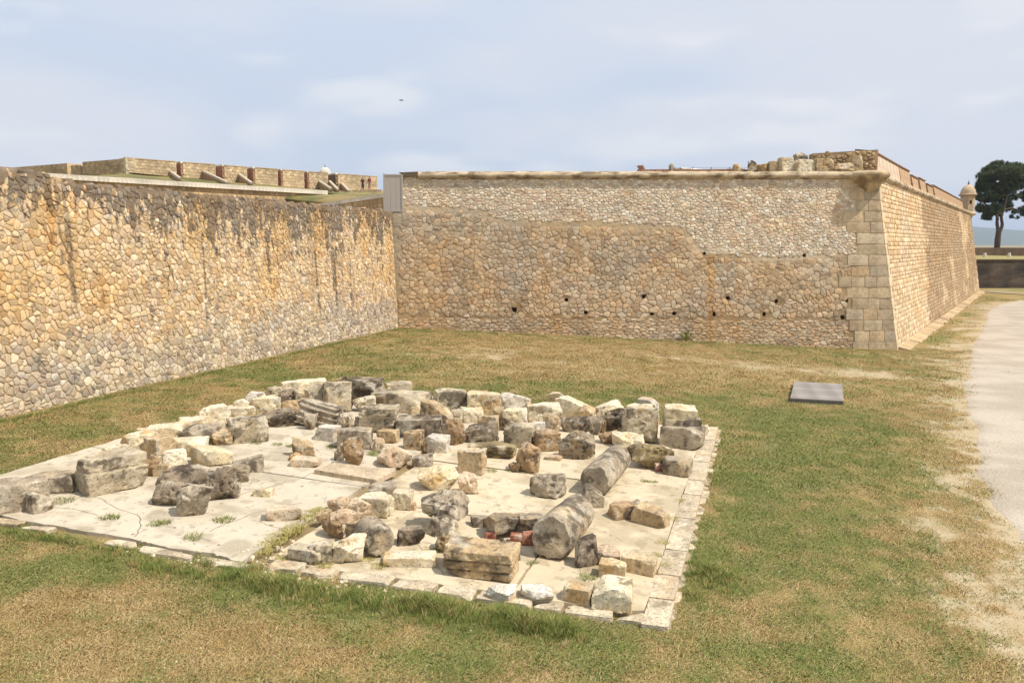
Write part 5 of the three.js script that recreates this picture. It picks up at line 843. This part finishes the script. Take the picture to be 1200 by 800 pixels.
// what stands and lies on top of the bastion
{
  const y = CORD + 0.35, grp = 'ruined stones lying on top of the bastion';
  const up = (x0, y0, x1, dz, shape, pal, name, label, o = {}) => { const z = J.z - BF * y - dz, a = atZ((x0 + x1) / 2, y0, z), s = scaleAt(a), w = (x1 - x0) / s, h = a.y - y - (o.lift ?? 0), sd = 300 + stoneSeed++; const m = single(name, rockGeo(shape, w, h, w * 0.7, pal, sd, o), rockMat, label, CATS[name] ?? 'stone', V(a.x, y + (o.lift ?? 0) - 0.01, z), grp); m.rotation.y = (hash3(sd, 1, 1) - 0.5) * 0.5; };
  up(875, 187, 887, 1.2, 'rock', 'd', 'boulder', 'dark rounded stone on the bastion edge'); up(887, 190, 902, 1.3, 'rock', 't', 'stone_fragment', 'low tan rubble lump on the bastion edge'); up(901, 188, 912, 1.2, 'block', 't', 'stone_block', 'small tan block on the bastion edge'); up(911, 184, 931, 1.3, 'block', 'c', 'stone_block', 'cream block with sloping shoulder on the bastion edge', { cuts: 5 });
  up(930, 186, 955, 1.2, 'block', 'c', 'stone_block', 'cream base stone carrying a dark stone on the bastion'); up(930, 177.5, 947, 1.25, 'rock', 'd', 'boulder', 'dark lichen-grey stone perched on a cream base stone', { lift: 0.36 }); up(953, 185, 976, 1.2, 'block', 't', 'stone_block', 'tan squared block before the ruined cross wall'); up(976, 190, 1000, 1.1, 'rock', 't', 'stone_fragment', 'low tan rubble heap below the ruined cross wall', {}); up(999, 182, 1011, 1.2, 'block', 't', 'stone_block', 'upright tan stump against the ruined cross wall'); up(859, 191, 869, 1.1, 'rock', 't', 'stone_fragment', 'little tan stone beside the wire post'); up(784, 190.5, 790, 1.0, 'rock', 'g', 'stone_fragment', 'small round grey stone near the brick stub');
  const z = J.z - BF * y - 2.0, a = atZ(748, 186, z), b = atZ(761, 190, z), g = thing('brick_stub', 'broken brick wall stub on top of the bastion', 'wall', V(a.x, y - 0.02, z)), bc = lin('#b57f58'); let k = 0;
  for (let r = 0; r < 5; r++) for (let c = 0; c < 4 - (r > 2 ? 2 : 0); c++) { const m = new MB(), s = r % 2 * 0.06; m.box(c * 0.145 + s, c * 0.145 + s + 0.135, r * 0.1, r * 0.1 + 0.09, -0.3, 0, mul3(bc, 0.8 + 0.4 * hash3(r, c, 3))); mesh('brick' + (k ? '_' + String(k).padStart(3, '0') : ''), m.geo(), brickMat, g); k++; }
  const l0 = atZ(748, 195, z + 0.6), l1 = atZ(1000, 195, z + 0.6), lm = new MB(); for (let i = 0; i < 12; i++) { const x0 = mix(l0.x, l1.x, i / 12), x1 = mix(l0.x, l1.x, (i + 1) / 12) - 0.02; lm.box(x0 - l0.x, x1 - l0.x, 0, 0.22 + 0.05 * hash3(i, 1, 1), -0.4, 0, mul3(lin('#b78f72'), 0.9 + 0.2 * hash3(i, 2, 2))); }
  single('low_brick_ledge', lm.geo(), brickMat, 'low pinkish brick ledge along the bastion top', 'ledge', V(l0.x, y - 0.01, z + 0.6));
  const r0 = atZ(804, 190, z - 3), r1 = atZ(866, 190, z - 3), rg = thing('white_roof', 'long low white canvas roof behind the bastion edge', 'roof', V(r0.x, y + 0.2, z - 3)), W = r1.x - r0.x, rm = new MB(), wh = lin('#e6e0d4'); rm.quad([[0, 0.3, 0], [W, 0.16, 0], [W, 0.4, -2], [0.1, 0.62, -2]], wh); rm.quad([[0.1, 0.62, -2], [W, 0.4, -2], [W, 0.1, -4], [0, 0.3, -4]], wh); mesh('roof_sheet', rm.geo(), new THREE.MeshStandardMaterial({ vertexColors: true, roughness: 0.8, side: THREE.DoubleSide }), rg);
  const sides = new MB(); sides.box(0.02, W - 0.02, 0, 0.15, -4, -0.02, lin('#c9b9a2')); mesh('side_wall', sides.geo(), plainMat, rg);
  const wire = thing('wire_fence', 'thin wire fence with posts along the bastion top', 'fence', V(r0.x, y - 0.02, z - 1)), dk = new THREE.MeshStandardMaterial({ color: 0x5a5650, roughness: 0.7 }); for (let i = 0; i < 5; i++) mesh('post', new THREE.CylinderGeometry(0.02, 0.02, 0.5 + 0.3 * (i === 4), 8).translate(-1 + i * 0.95, 0.25 + 0.15 * (i === 4), 0), dk, wire); for (const h of [0.3, 0.46]) mesh('wire', new THREE.CylinderGeometry(0.006, 0.006, 3.8, 6).rotateZ(Math.PI / 2).translate(0.9, h, 0), dk, wire);
}
// ---------------------------------------------------------------- beyond the bastion: the far side of the ditch, the pine, the hills
{
  const z0 = -97, x0 = 40, x1 = 150, top = 2.12, at = V(x0, 0, z0), g = thing('ditch_wall', 'dark weathered stone wall on the far side of the ditch', 'wall', at), m = new MB(), NU = 160, NV = 14, id = [];
  for (let j = 0; j <= NV; j++) { id.push([]); for (let i = 0; i <= NU; i++) { const u = (x1 - x0) * i / NU, v = -1.6 + (top + 1.6) * j / NV, s = hash3(Math.floor(u / 0.8 + (j % 2) * 0.5), j, 4); id[j].push(m.v(u, v, 0.06 * s + 0.08 * f2(u, v * 2, 4, 3) - 0.08 * v, u * 0.5, v * 0.5, mul3(mix3(lin('#5f5142'), lin('#3f362d'), step(0.35, 0.65, f2(u * 0.6, v * 0.9, 9, 4))), 0.75 + 0.55 * s))); } }
  for (let j = 0; j < NV; j++) for (let i = 0; i < NU; i++) { m.tri(id[j][i], id[j][i + 1], id[j + 1][i + 1]); m.tri(id[j][i], id[j + 1][i + 1], id[j + 1][i]); }
  mesh('stone_face', m.geo(), plainMat, g); const c = new MB(); c.box(0, x1 - x0, top - 0.02, top + 0.12, -1.2, 0.0, lin('#6d5c48')); mesh('coping', c.geo(), plainMat, g);
  const tm = new MB(), N = 30, M = 30, td = []; for (let j = 0; j <= M; j++) { td.push([]); for (let i = 0; i <= N; i++) { const x = mix(x0, 190, i / N), z = z0 - 1 - 39 * j / M, gg = f2(x * 0.2, z * 0.2, 7, 4); td[j].push(tm.v(x, top + 0.08 + 0.2 * (gg - 0.5) * (j > 0 ? 1 : 0), z, x / 3, z / 3, mix3(lin('#8c8c48'), lin('#b39e62'), gg))); } } for (let j = 0; j < M; j++) for (let i = 0; i < N; i++) { tm.tri(td[j][i], td[j][i + 1], td[j + 1][i + 1]); tm.tri(td[j][i], td[j + 1][i + 1], td[j + 1][i]); } structure('upper_terrace_ground', tm.geo(), groundMat);
  const wm = new MB(); for (let i = 0; i < 60; i++) { const a = i * 2.2, b = a + 2.2; wm.box(a, b, -0.4, 1.33 + 0.04 * hash3(i, 1, 1), -0.8, 0.02 * hash3(i, 2, 1), mul3(lin('#77624d'), 0.8 + 0.4 * hash3(i, 3, 1))); }
  single('parapet_wall', wm.geo(), plainMat, 'low brown parapet wall below the pine tree', 'wall', V(x0, 2.1, -131));
  const mk = px => { const f = ray(px, 303), t = 118 / -f[2], p = V(f[0] * t, top + 0.05, -118), q = new THREE.CylinderGeometry(0.16, 0.3, 0.62, 7, 3).translate(0, 0.31, 0), a = q.attributes.position; for (let k = 0; k < a.count; k++) { const s = 1 + 0.2 * (hash3(k, px, 1) - 0.5); a.setX(k, a.getX(k) * s); } q.setAttribute('color', new THREE.Float32BufferAttribute(Array(a.count).fill(lin('#cfc8ba')).flat(), 3)); single('boundary_stone', q, plainMat, 'small white marker stone on the terrace beyond the ditch', 'marker', p, 'white marker stones'); }; mk(1154.5); mk(1183);
  const fm = new MB(), fd = []; for (let j = 0; j <= 8; j++) { fd.push([]); for (let i = 0; i <= 20; i++) { const x = mix(-200, 900, i / 20), z = -133 - 1200 * (j / 8) ** 2; fd[j].push(fm.v(x, 3.0 - 30 * (j / 8), z, x / 6, z / 6, lin('#6b6a3c'))); } } for (let j = 0; j < 8; j++) for (let i = 0; i < 20; i++) { fm.tri(fd[j][i], fd[j][i + 1], fd[j + 1][i + 1]); fm.tri(fd[j][i], fd[j + 1][i + 1], fd[j + 1][i]); } structure('plain_ground', fm.geo(), groundMat);
}
{ // far hills
  const m = new MB(), id = [], N = 200, M = 12; for (let j = 0; j <= M; j++) { id.push([]); for (let i = 0; i <= N; i++) { const x = mix(-5600, 6600, i / N), t = j / M, ridge = 30 + 70 * step(3700, 2500, x) + 50 * (f2(x * 0.0011, 3, 5, 5) - 0.5) + 10 * (f2(x * 0.008, 5, 6, 3) - 0.5), y = -40 + (44 + ridge) * Math.sin(Math.min(t * 1.35, 1) * Math.PI / 2), z = -4300 - 900 * t; id[j].push(m.v(x, y, z, x / 60, z / 60, mul3(lin('#4d5a3c'), 0.8 + 0.4 * f2(x * 0.01, z * 0.01, 8, 3)))); } } for (let j = 0; j < M; j++) for (let i = 0; i < N; i++) { m.tri(id[j][i], id[j][i + 1], id[j + 1][i + 1]); m.tri(id[j][i], id[j + 1][i + 1], id[j + 1][i]); } structure('hills', m.geo(), new THREE.MeshStandardMaterial({ vertexColors: true, roughness: 1 }));
}
{ // the pine
  const Z = -133.5, base = atZ(1169, 294, Z), at = V(base.x, 2.6, Z), g = thing('pine_tree', 'tall dark umbrella pine with forked trunk behind the far wall', 'tree', at), pt = (px, py, dz = 0) => { const p = atZ(px, py, Z + dz); return p.sub(at); };
  const limb = (pts, r0, r1) => { const c = new THREE.CatmullRomCurve3(pts), n = 14, q = 8, m = new MB(), rows = []; for (let i = 0; i <= n; i++) { const p = c.getPoint(i / n), d = c.getTangent(i / n), u = V(1, 0, 0.2).cross(d).normalize(), w = d.clone().cross(u), r = mix(r0, r1, i / n) * (1 + 0.12 * (hash3(i, 2, 3) - 0.5)); rows.push([...Array(q).keys()].map(k => { const a = k / q * 6.283; return m.v(p.x + (u.x * Math.cos(a) + w.x * Math.sin(a)) * r, p.y + (u.y * Math.cos(a) + w.y * Math.sin(a)) * r, p.z + (u.z * Math.cos(a) + w.z * Math.sin(a)) * r, k / q, i * 0.3, mul3(lin('#5a4a3d'), 0.8 + 0.4 * hash3(i, k, 5))); })); } for (let i = 0; i < n; i++) for (let k = 0; k < q; k++) { const b = (k + 1) % q; m.tri(rows[i][k], rows[i][b], rows[i + 1][b]); m.tri(rows[i][k], rows[i + 1][b], rows[i + 1][k]); } return m.geo(); };
  mesh('trunk', limb([V(0, -0.3, 0), pt(1169, 290), pt(1170, 278), pt(1171, 270)], 0.52, 0.42), plainMat, g);
  [[[1170.5, 272], [1169, 262], [1169, 252], [1165, 240], [1160, 228]], [[1171.5, 272], [1175, 264], [1174, 254], [1177, 244], [1181, 225]], [[1169, 254], [1163, 244], [1154, 238], [1150, 232]], [[1176, 246], [1186, 244], [1196, 247], [1206, 246]], [[1166, 242], [1170, 228], [1172, 212], [1174, 200]], [[1181, 225], [1190, 215], [1198, 206]], [[1160, 230], [1156, 218], [1153, 210]]].forEach((l, k) => mesh('branch', limb(l.map((p, i) => pt(...p, (k % 3 - 1) * i * 0.5)), k < 2 ? 0.3 : 0.17, k < 2 ? 0.16 : 0.05), plainMat, g));
  const tuft = new MB(), r = rngOf(31); for (let k = 0; k < 26; k++) { const a = r() * 6.283, e = (r() - 0.25) * 2.2, d = V(Math.cos(a) * Math.cos(e), Math.sin(e), Math.sin(a) * Math.cos(e)), s = V(-d.z, 0.2 * (r() - 0.5), d.x).normalize().multiplyScalar(0.035), l = 0.24 + 0.16 * r(), n = V(d.x, d.y + 0.6, d.z).normalize(), o = d.clone().multiplyScalar(0.03), t = d.clone().multiplyScalar(l); const c = [1, 1, 1], i = [tuft.v(o.x - s.x, o.y - s.y, o.z - s.z, 0, 0, c), tuft.v(o.x + s.x, o.y + s.y, o.z + s.z, 1, 0, c), tuft.v(t.x, t.y, t.z, 0.5, 1, c)]; tuft.tri(...i); }
  const lobes = [[1172, 200, 20, 8], [1158, 208, 13, 8], [1186, 204, 18, 9], [1152, 220, 9, 9], [1165, 218, 13, 9], [1180, 218, 14, 10], [1198, 212, 16, 11], [1158, 231, 13, 7], [1172, 232, 12, 7], [1186, 230, 9, 6], [1151, 244, 7, 5.5], [1163, 246, 12, 7], [1177, 242, 10, 7], [1157, 254, 8, 4], [1168, 252, 6, 4], [1196, 249, 9, 5.5], [1207, 246, 10, 8], [1206, 230, 10, 8], [1147, 232, 4, 4], [1190, 254, 6, 2.5], [1171, 193, 10, 4], [1190, 195, 12, 4]];
  const list = []; lobes.forEach(([px, py, rx, ry], n) => { const c = pt(px, py, (hash3(n, 1, 1) - 0.5) * 5), s = scaleAt(base), RX = rx / s, RY = ry / s, cnt = Math.round(330 * RX * (RX * 0.9) * RY) + 60; for (let k = 0; k < cnt; k++) { const a = r() * 6.283, u = r() * 2 - 1, q = Math.pow(r(), 0.42), w = Math.sqrt(1 - u * u), p = V(c.x + Math.cos(a) * w * q * RX, c.y + u * q * RY, c.z + Math.sin(a) * w * q * RX * 0.95); if (f3(p.x * 1.3, p.y * 1.7, p.z * 1.3, 6, 3) < 0.47) continue; list.push(p); } });
  const mat = new THREE.MeshPhysicalMaterial({ color: 0xffffff, roughness: 0.9, side: THREE.DoubleSide }), im = new THREE.InstancedMesh(tuft.geo(), mat, list.length), d = new THREE.Object3D(), c = new THREE.Color(); list.forEach((p, k) => { d.position.copy(p); d.rotation.set(r() * 0.6, r() * 7, r() * 0.6); d.scale.setScalar(0.8 + 0.7 * r()); d.updateMatrix(); im.setMatrixAt(k, d.matrix); const q = 0.75 + 0.5 * r(); c.setRGB(0.10 * q, 0.125 * q, 0.05 * q); im.setColorAt(k, c); });
  im.name = 'crown'; im.userData.kind = 'stuff'; im.castShadow = im.receiveShadow = true; g.add(im); console.log('pine tufts', list.length);
}
// ---------------------------------------------------------------- timber hatch cover on the grass
{
  const q = [[926, 472], [989, 475.5], [991, 455], [931, 452]].map(p => hitG(...p)), at = q[0].clone(), dx = q[1].clone().sub(q[0]), dz = q[3].clone().sub(q[0]), g = thing('timber_hatch', 'grey weathered plank cover lying on the grass', 'hatch cover', at), wm = grainMaterial(1.5, 0.006);
  const P = (s, t, h) => [dx.x * s + dz.x * t, dx.y * s + dz.y * t + h, dx.z * s + dz.z * t], grey = lin('#97918b');
  const slab = (n, s0, s1, t0, t1, h0, h1, c) => { const m = new MB(); m.hexa([P(s0, t0, h0), P(s1, t0, h0), P(s1, t1, h0), P(s0, t1, h0)], [P(s0, t0, h1), P(s1, t0, h1), P(s1, t1, h1), P(s0, t1, h1)], c); mesh(n, m.geo(), wm, g); };
  for (let k = 0; k < 8; k++) slab('plank', 0.0 + 0.004 * hash3(k, 1, 1), 1, k / 8 + 0.002, (k + 1) / 8 - 0.002, 0.12, 0.15 + 0.004 * hash3(k, 3, 3), mul3(mix3(grey, lin('#a0968a'), hash3(k, 5, 5) * 0.6), 0.9 + 0.2 * hash3(k, 2, 2)));
  slab('frame_board', 0.01, 0.99, 0.012, 0.04, -0.06, 0.118, mul3(grey, 0.8)); slab('frame_board', 0.01, 0.99, 0.96, 0.985, -0.06, 0.118, grey); slab('frame_board', 0.012, 0.035, 0.04, 0.96, -0.06, 0.118, grey); slab('frame_board', 0.965, 0.99, 0.04, 0.96, -0.06, 0.118, grey);
}
// swallow in the sky
{
  const f = ray(470, 117.5), t = 52, p = V(f[0] * t, CAMH + f[1] * t, f[2] * t), g = thing('swallow', 'tiny dark bird flying above the walls', 'bird', p), dk = new THREE.MeshStandardMaterial({ color: 0x1c1a1a, roughness: 0.8, side: THREE.DoubleSide }), lt = new THREE.LatheGeometry([[0.001, -0.08], [0.014, -0.05], [0.02, 0], [0.017, 0.035], [0.012, 0.055], [0.001, 0.07]].map(a => new THREE.Vector2(...a)), 10).rotateZ(0.5);
  mesh('body', lt, dk, g); for (const s of [1, -1]) { const b = new THREE.BufferGeometry(); b.setAttribute('position', new THREE.Float32BufferAttribute([0, 0.03, 0, 0, -0.02, 0, s * 0.08, 0.05, s * 0.05, s * 0.08, 0.05, s * 0.05, 0, -0.02, 0, s * 0.16, 0.0, s * 0.06], 3)); b.computeVertexNormals(); mesh('wing', b, dk, g); } const tl = new THREE.BufferGeometry(); tl.setAttribute('position', new THREE.Float32BufferAttribute([0.03, -0.06, 0, 0.08, -0.15, 0.01, 0.045, -0.075, 0, 0.05, -0.06, 0, 0.05, -0.16, -0.01, 0.06, -0.05, 0], 3)); tl.computeVertexNormals(); mesh('tail', tl, dk, g); g.rotation.y = 0.7;
}
scene.fog = new THREE.FogExp2(0xc9d6ea, 0.00016);

// ---------------------------------------------------------------- grass: short matted turf, longer along the platform, weeds in the joints
{
  const r = rngOf(2024);
  const tuftGeo = (n, rad, h, wd, lean, seed) => { const m = new MB(), q = rngOf(seed); for (let k = 0; k < n; k++) { const a = q() * 6.283, d = Math.sqrt(q()) * rad, x = Math.cos(a) * d, z = Math.sin(a) * d, b = q() * 6.283, l = lean * (0.3 + q()) * h, hh = h * (0.45 + 0.6 * q()), s = wd * (0.7 + 0.6 * q()), t = q() * 6.283, sx = Math.cos(t) * s / 2, sz = Math.sin(t) * s / 2, c = 0.78 + 0.44 * q(), cc = [c, c, c], ex = Math.cos(b) * l, ez = Math.sin(b) * l; const i = [m.v(x - sx, -0.01, z - sz, 0, 0, cc), m.v(x + sx, -0.01, z + sz, 1, 0, cc), m.v(x + ex * 0.4 + sx * 0.8, hh * 0.6, z + ez * 0.4 + sz * 0.8, 1, 0.5, cc), m.v(x + ex * 0.4 - sx * 0.8, hh * 0.6, z + ez * 0.4 - sz * 0.8, 0, 0.5, cc), m.v(x + ex, hh, z + ez, 0.5, 1, cc)]; m.tri(i[0], i[1], i[2]); m.tri(i[0], i[2], i[3]); m.tri(i[3], i[2], i[4]); } { const ix = m.i, p = m.p; for (let k = 0; k < ix.length; k += 3) { const [a, b, c] = [ix[k] * 3, ix[k + 1] * 3, ix[k + 2] * 3], ny = (p[b + 2] - p[a + 2]) * (p[c] - p[a]) - (p[b] - p[a]) * (p[c + 2] - p[a + 2]); if (ny < 0) { const t = ix[k]; ix[k] = ix[k + 1]; ix[k + 1] = t; } } }
    const g = m.geo(), nn = g.attributes.normal; for (let k = 0; k < nn.count; k++) { const v = V(nn.getX(k) * 0.35, 1, nn.getZ(k) * 0.35).normalize(); nn.setXYZ(k, v.x, v.y, v.z); } return g; };
  const mat = new THREE.MeshPhysicalMaterial({ vertexColors: true, roughness: 0.95, side: THREE.DoubleSide });
  const short = [], long = [];
  const onSlab = (x, z) => { const [a, b] = slabAB(x, z); if (a < -0.5 || a > 11.7 || b < -0.03 || b > 12.1) return false; return b > 5.8 || a > frontAt(b) - 0.22; };
  const hatch = hitG(958, 464), bl = 0.3;
  const free = (x, z) => {
    if (onSlab(x, z)) return false;
    const t = (x - J.x) * NX.x + (z - J.z) * NX.z; if (t < 0.1) return false;
    if (z < J.z + 0.06 && x < B.x + 0.1) return false; if (z < J.z && x < B.x + 40) { const u = (x - B.x) * FN.x + (z - B.z) * FN.z; if (u < 0.62) return false; }
    if (Math.hypot(x - hatch.x, (z - hatch.z) * 1.1) < 1.25 && Math.abs(x - hatch.x) < 0.95 && Math.abs(z - hatch.z) < 0.9) return false; return true;
  };
  const DRY = [lin('#b59c69'), lin('#a78b55'), lin('#c4ae7e'), lin('#94794a')], GRN = [lin('#6f7836'), lin('#7d8140'), lin('#606e30'), lin('#928d55')];
  const sow = (n, x0, x1, z0, z1, sc) => { for (let k = 0; k < n; k++) {
    const x = mix(x0, x1, r()), z = mix(z0, z1, r()); if (Math.abs(x) > -z * 0.66 + 1 || !free(x, z)) continue;
    const [g, bare] = cover(x, z); if (r() < bare * 0.95) continue; const path = x > 4 && onPath(x, z); if (path && r() < 0.97) continue;
    const live = g + (n2(x * 8, z * 8, 15) - 0.5) * 0.9 + (r() - 0.5) * 0.8 > 0.5, col = (live ? GRN : DRY)[Math.floor(r() * 4)]; short.push([x, gh(x, z) + 0.005, z, sc * (0.7 + 0.6 * r()) * (live ? 1.15 : 0.9), col]);
  } };
  sow(72000, -11, 9, -16, -6.5, 1); sow(48000, -12, 16, -26, -16, 1.3); sow(42000, -14, 24, -40, -26, 1.7); sow(9000, 14, 60, -95, -40, 2.6);
  // longer grass along the front of the platform and in two clumps by the kerb
  const tall = (n, f, h) => { for (let k = 0; k < n; k++) { const [x, z, w = 1] = f(); if (!free(x, z)) continue; const [g] = cover(x, z); const pz = n2(x * 2.2, z * 2.2, 25); if (r() > pz * 1.5) continue; long.push([x, gh(x, z), z, h * w * (0.35 + 0.5 * r() + 0.5 * pz), r() < 0.86 ? GRN[Math.floor(r() * 3)] : DRY[Math.floor(r() * 4)]]); } };
  const along = (pa, pb, wd) => { const a = hitG(...pa), b = hitG(...pb); return () => { const t = r(), p = a.clone().lerp(b, t), w = (r() + r() - 1) * wd; return [p.x + w * 0.3 + (r() - 0.5) * 0.2, p.z + w, 1.1 - 0.6 * Math.abs(w / wd)]; }; };
  tall(1500, along([300, 690], [675, 740], 0.7), 0.7); tall(900, along([480, 708], [665, 742], 0.4), 1.0); tall(400, along([300, 685], [430, 702], 0.25), 0.9); tall(300, along([60, 648], [330, 692], 0.35), 0.6); tall(260, along([190, 640], [300, 668], 0.3), 0.7); tall(300, along([0, 625], [150, 650], 0.25), 0.8); tall(220, along([230, 655], [330, 700], 0.3), 0.8);
  const clump = (px, py, rx, ry) => { const c = hitG(px, py), s = scaleAt(c), a = hitG(px, py - ry), b = hitG(px, py + ry); return () => { const t = r() * 6.283, q = 1.3 * r(); return [c.x + Math.cos(t) * q * rx / s, c.z + Math.sin(t) * q * Math.abs(a.z - b.z) / 2, 1.05 - 0.6 * q]; }; };
  tall(700, clump(832, 672, 38, 26), 0.85); tall(600, clump(858, 562, 30, 18), 0.5); tall(250, clump(812, 700, 16, 20), 0.6); tall(160, clump(845, 600, 14, 30), 0.5); tall(200, clump(500, 425, 50, 12), 0.4); tall(260, clump(1090, 395, 24, 14), 0.45);
  tall(1100, along([470, 386], [1040, 412], 0.22), 0.6); tall(1100, along([0, 496], [464, 387], 0.25), 0.6); tall(200, along([1060, 412], [1146, 346], 0.4), 0.5);
  for (let k = 0; k < 2600; k++) { const z = -6.5 - 30 * r() * r(), x = (r() * 2 - 1) * -z * 0.62; if (!free(x, z) || (x > 4 && onPath(x, z))) continue; const [g, bare] = cover(x, z); if (r() < bare || r() > g + 0.25) continue; long.push([x, gh(x, z), z, 0.16 + 0.24 * r(), GRN[Math.floor(r() * 3)]]); }
  const make = (name, geo, list, label, sy) => { const im = new THREE.InstancedMesh(geo, mat, list.length), d = new THREE.Object3D(), c = new THREE.Color(); list.forEach(([x, y, z, s, col], k) => { d.position.set(x, y, z); d.rotation.set(0, r() * 7, 0); d.scale.set(s, s * sy, s); d.updateMatrix(); im.setMatrixAt(k, d.matrix); const v = 0.85 + 0.3 * r(); c.setRGB(col[0] * v, col[1] * v, col[2] * v); im.setColorAt(k, c); }); im.name = name; im.castShadow = im.receiveShadow = true; im.userData = { kind: 'stuff', label, category: 'grass' }; scene.add(im); };
  make('short_grass', tuftGeo(26, 0.16, 0.026, 0.007, 2.6, 3), short, 'short patchy green and straw-dry turf', 1);
  make('long_grass', tuftGeo(22, 0.07, 0.17, 0.006, 0.7, 4), long, 'longer green grass along platform and walls', 1);
  console.log('grass', short.length, long.length);
  // weeds growing out of the joints and from the wall foot
  const tg = [tuftGeo(150, 0.09, 0.045, 0.006, 1.3, 8), tuftGeo(170, 0.11, 0.04, 0.006, 1.6, 9)];
  const weed = (pts, label, green, sc) => pts.forEach(([px, py], k) => { const p = hitS(px, py, -0.06), m = mesh(numbered('weed_clump'), tg[k % 2], green ? weedMat : dryMat, scene); m.position.copy(p).add(V(0, 0.05, 0)); m.rotation.y = k * 1.7; m.scale.set(sc * (0.8 + 0.5 * hash3(k, px, 1)), sc, sc * (0.8 + 0.5 * hash3(k, px, 2))); m.userData = { label, category: 'weed', group: label }; });
  const weedMat = new THREE.MeshPhysicalMaterial({ vertexColors: true, color: new THREE.Color(...GRN[1]), roughness: 0.95, side: THREE.DoubleSide }), dryMat = new THREE.MeshPhysicalMaterial({ vertexColors: true, color: new THREE.Color(...lin('#a79c58')), roughness: 0.95, side: THREE.DoubleSide });
  weed([[128, 611], [226, 634], [262, 614], [73, 591], [186, 618]], 'round green weed in a crack of the concrete', true, 1.5);
  weed([[332, 630], [345, 622], [358, 612], [341, 627], [366, 606], [325, 636], [374, 602], [318, 642]], 'weed in the wide joint that runs across the concrete', false, 1.5);
  weed([[755, 567], [764, 568], [600, 555], [576, 555], [632, 654], [624, 664]], 'small weed in a narrow joint between concrete panels', true, 0.9);
  weed([[686, 683], [692, 681]], 'green weed behind the white-topped block', true, 1.3); weed([[285, 521], [300, 522], [340, 526], [325, 524], [388, 527], [440, 533], [436, 536]], 'grass in the joint before the squared tan-grey block', true, 1.2); weed([[770, 655], [775, 640], [782, 668], [790, 612], [797, 590]], 'dry weed between kerb stones', false, 1.0); weed([[310, 652], [330, 658], [380, 667], [430, 660], [445, 668], [505, 650]], 'weed at the crumbling front edge of the platform', false, 1.2);
  const bush = hitG(793, 393), wb = new MB(), q = rngOf(6); for (let k = 0; k < 90; k++) { const a = q() * 6.283, e = q() * 1.4, l = 0.12 + 0.32 * q(), d = V(Math.cos(a) * Math.cos(e), Math.sin(e), Math.sin(a) * Math.cos(e)).multiplyScalar(l), s = 0.03 + 0.03 * q(), c = 0.8 + 0.4 * q(), n = V(-d.z, 0, d.x).normalize().multiplyScalar(s); const i = [wb.v(d.x - n.x, d.y * 0.9, d.z - n.z, 0, 0, [c, c, c]), wb.v(d.x + n.x, d.y * 0.9, d.z + n.z, 1, 0, [c, c, c]), wb.v(d.x * 1.3, d.y * 1.2 + 0.04, d.z * 1.3, 0.5, 1, [c, c, c])]; wb.tri(...i); }
  const wg = wb.geo(); const bm = single('leafy_weed', wg, weedMat, 'leafy green weed at the foot of the bastion wall', 'weed', bush.setZ(J.z + 0.2));
}
renderer.render(scene, camera);
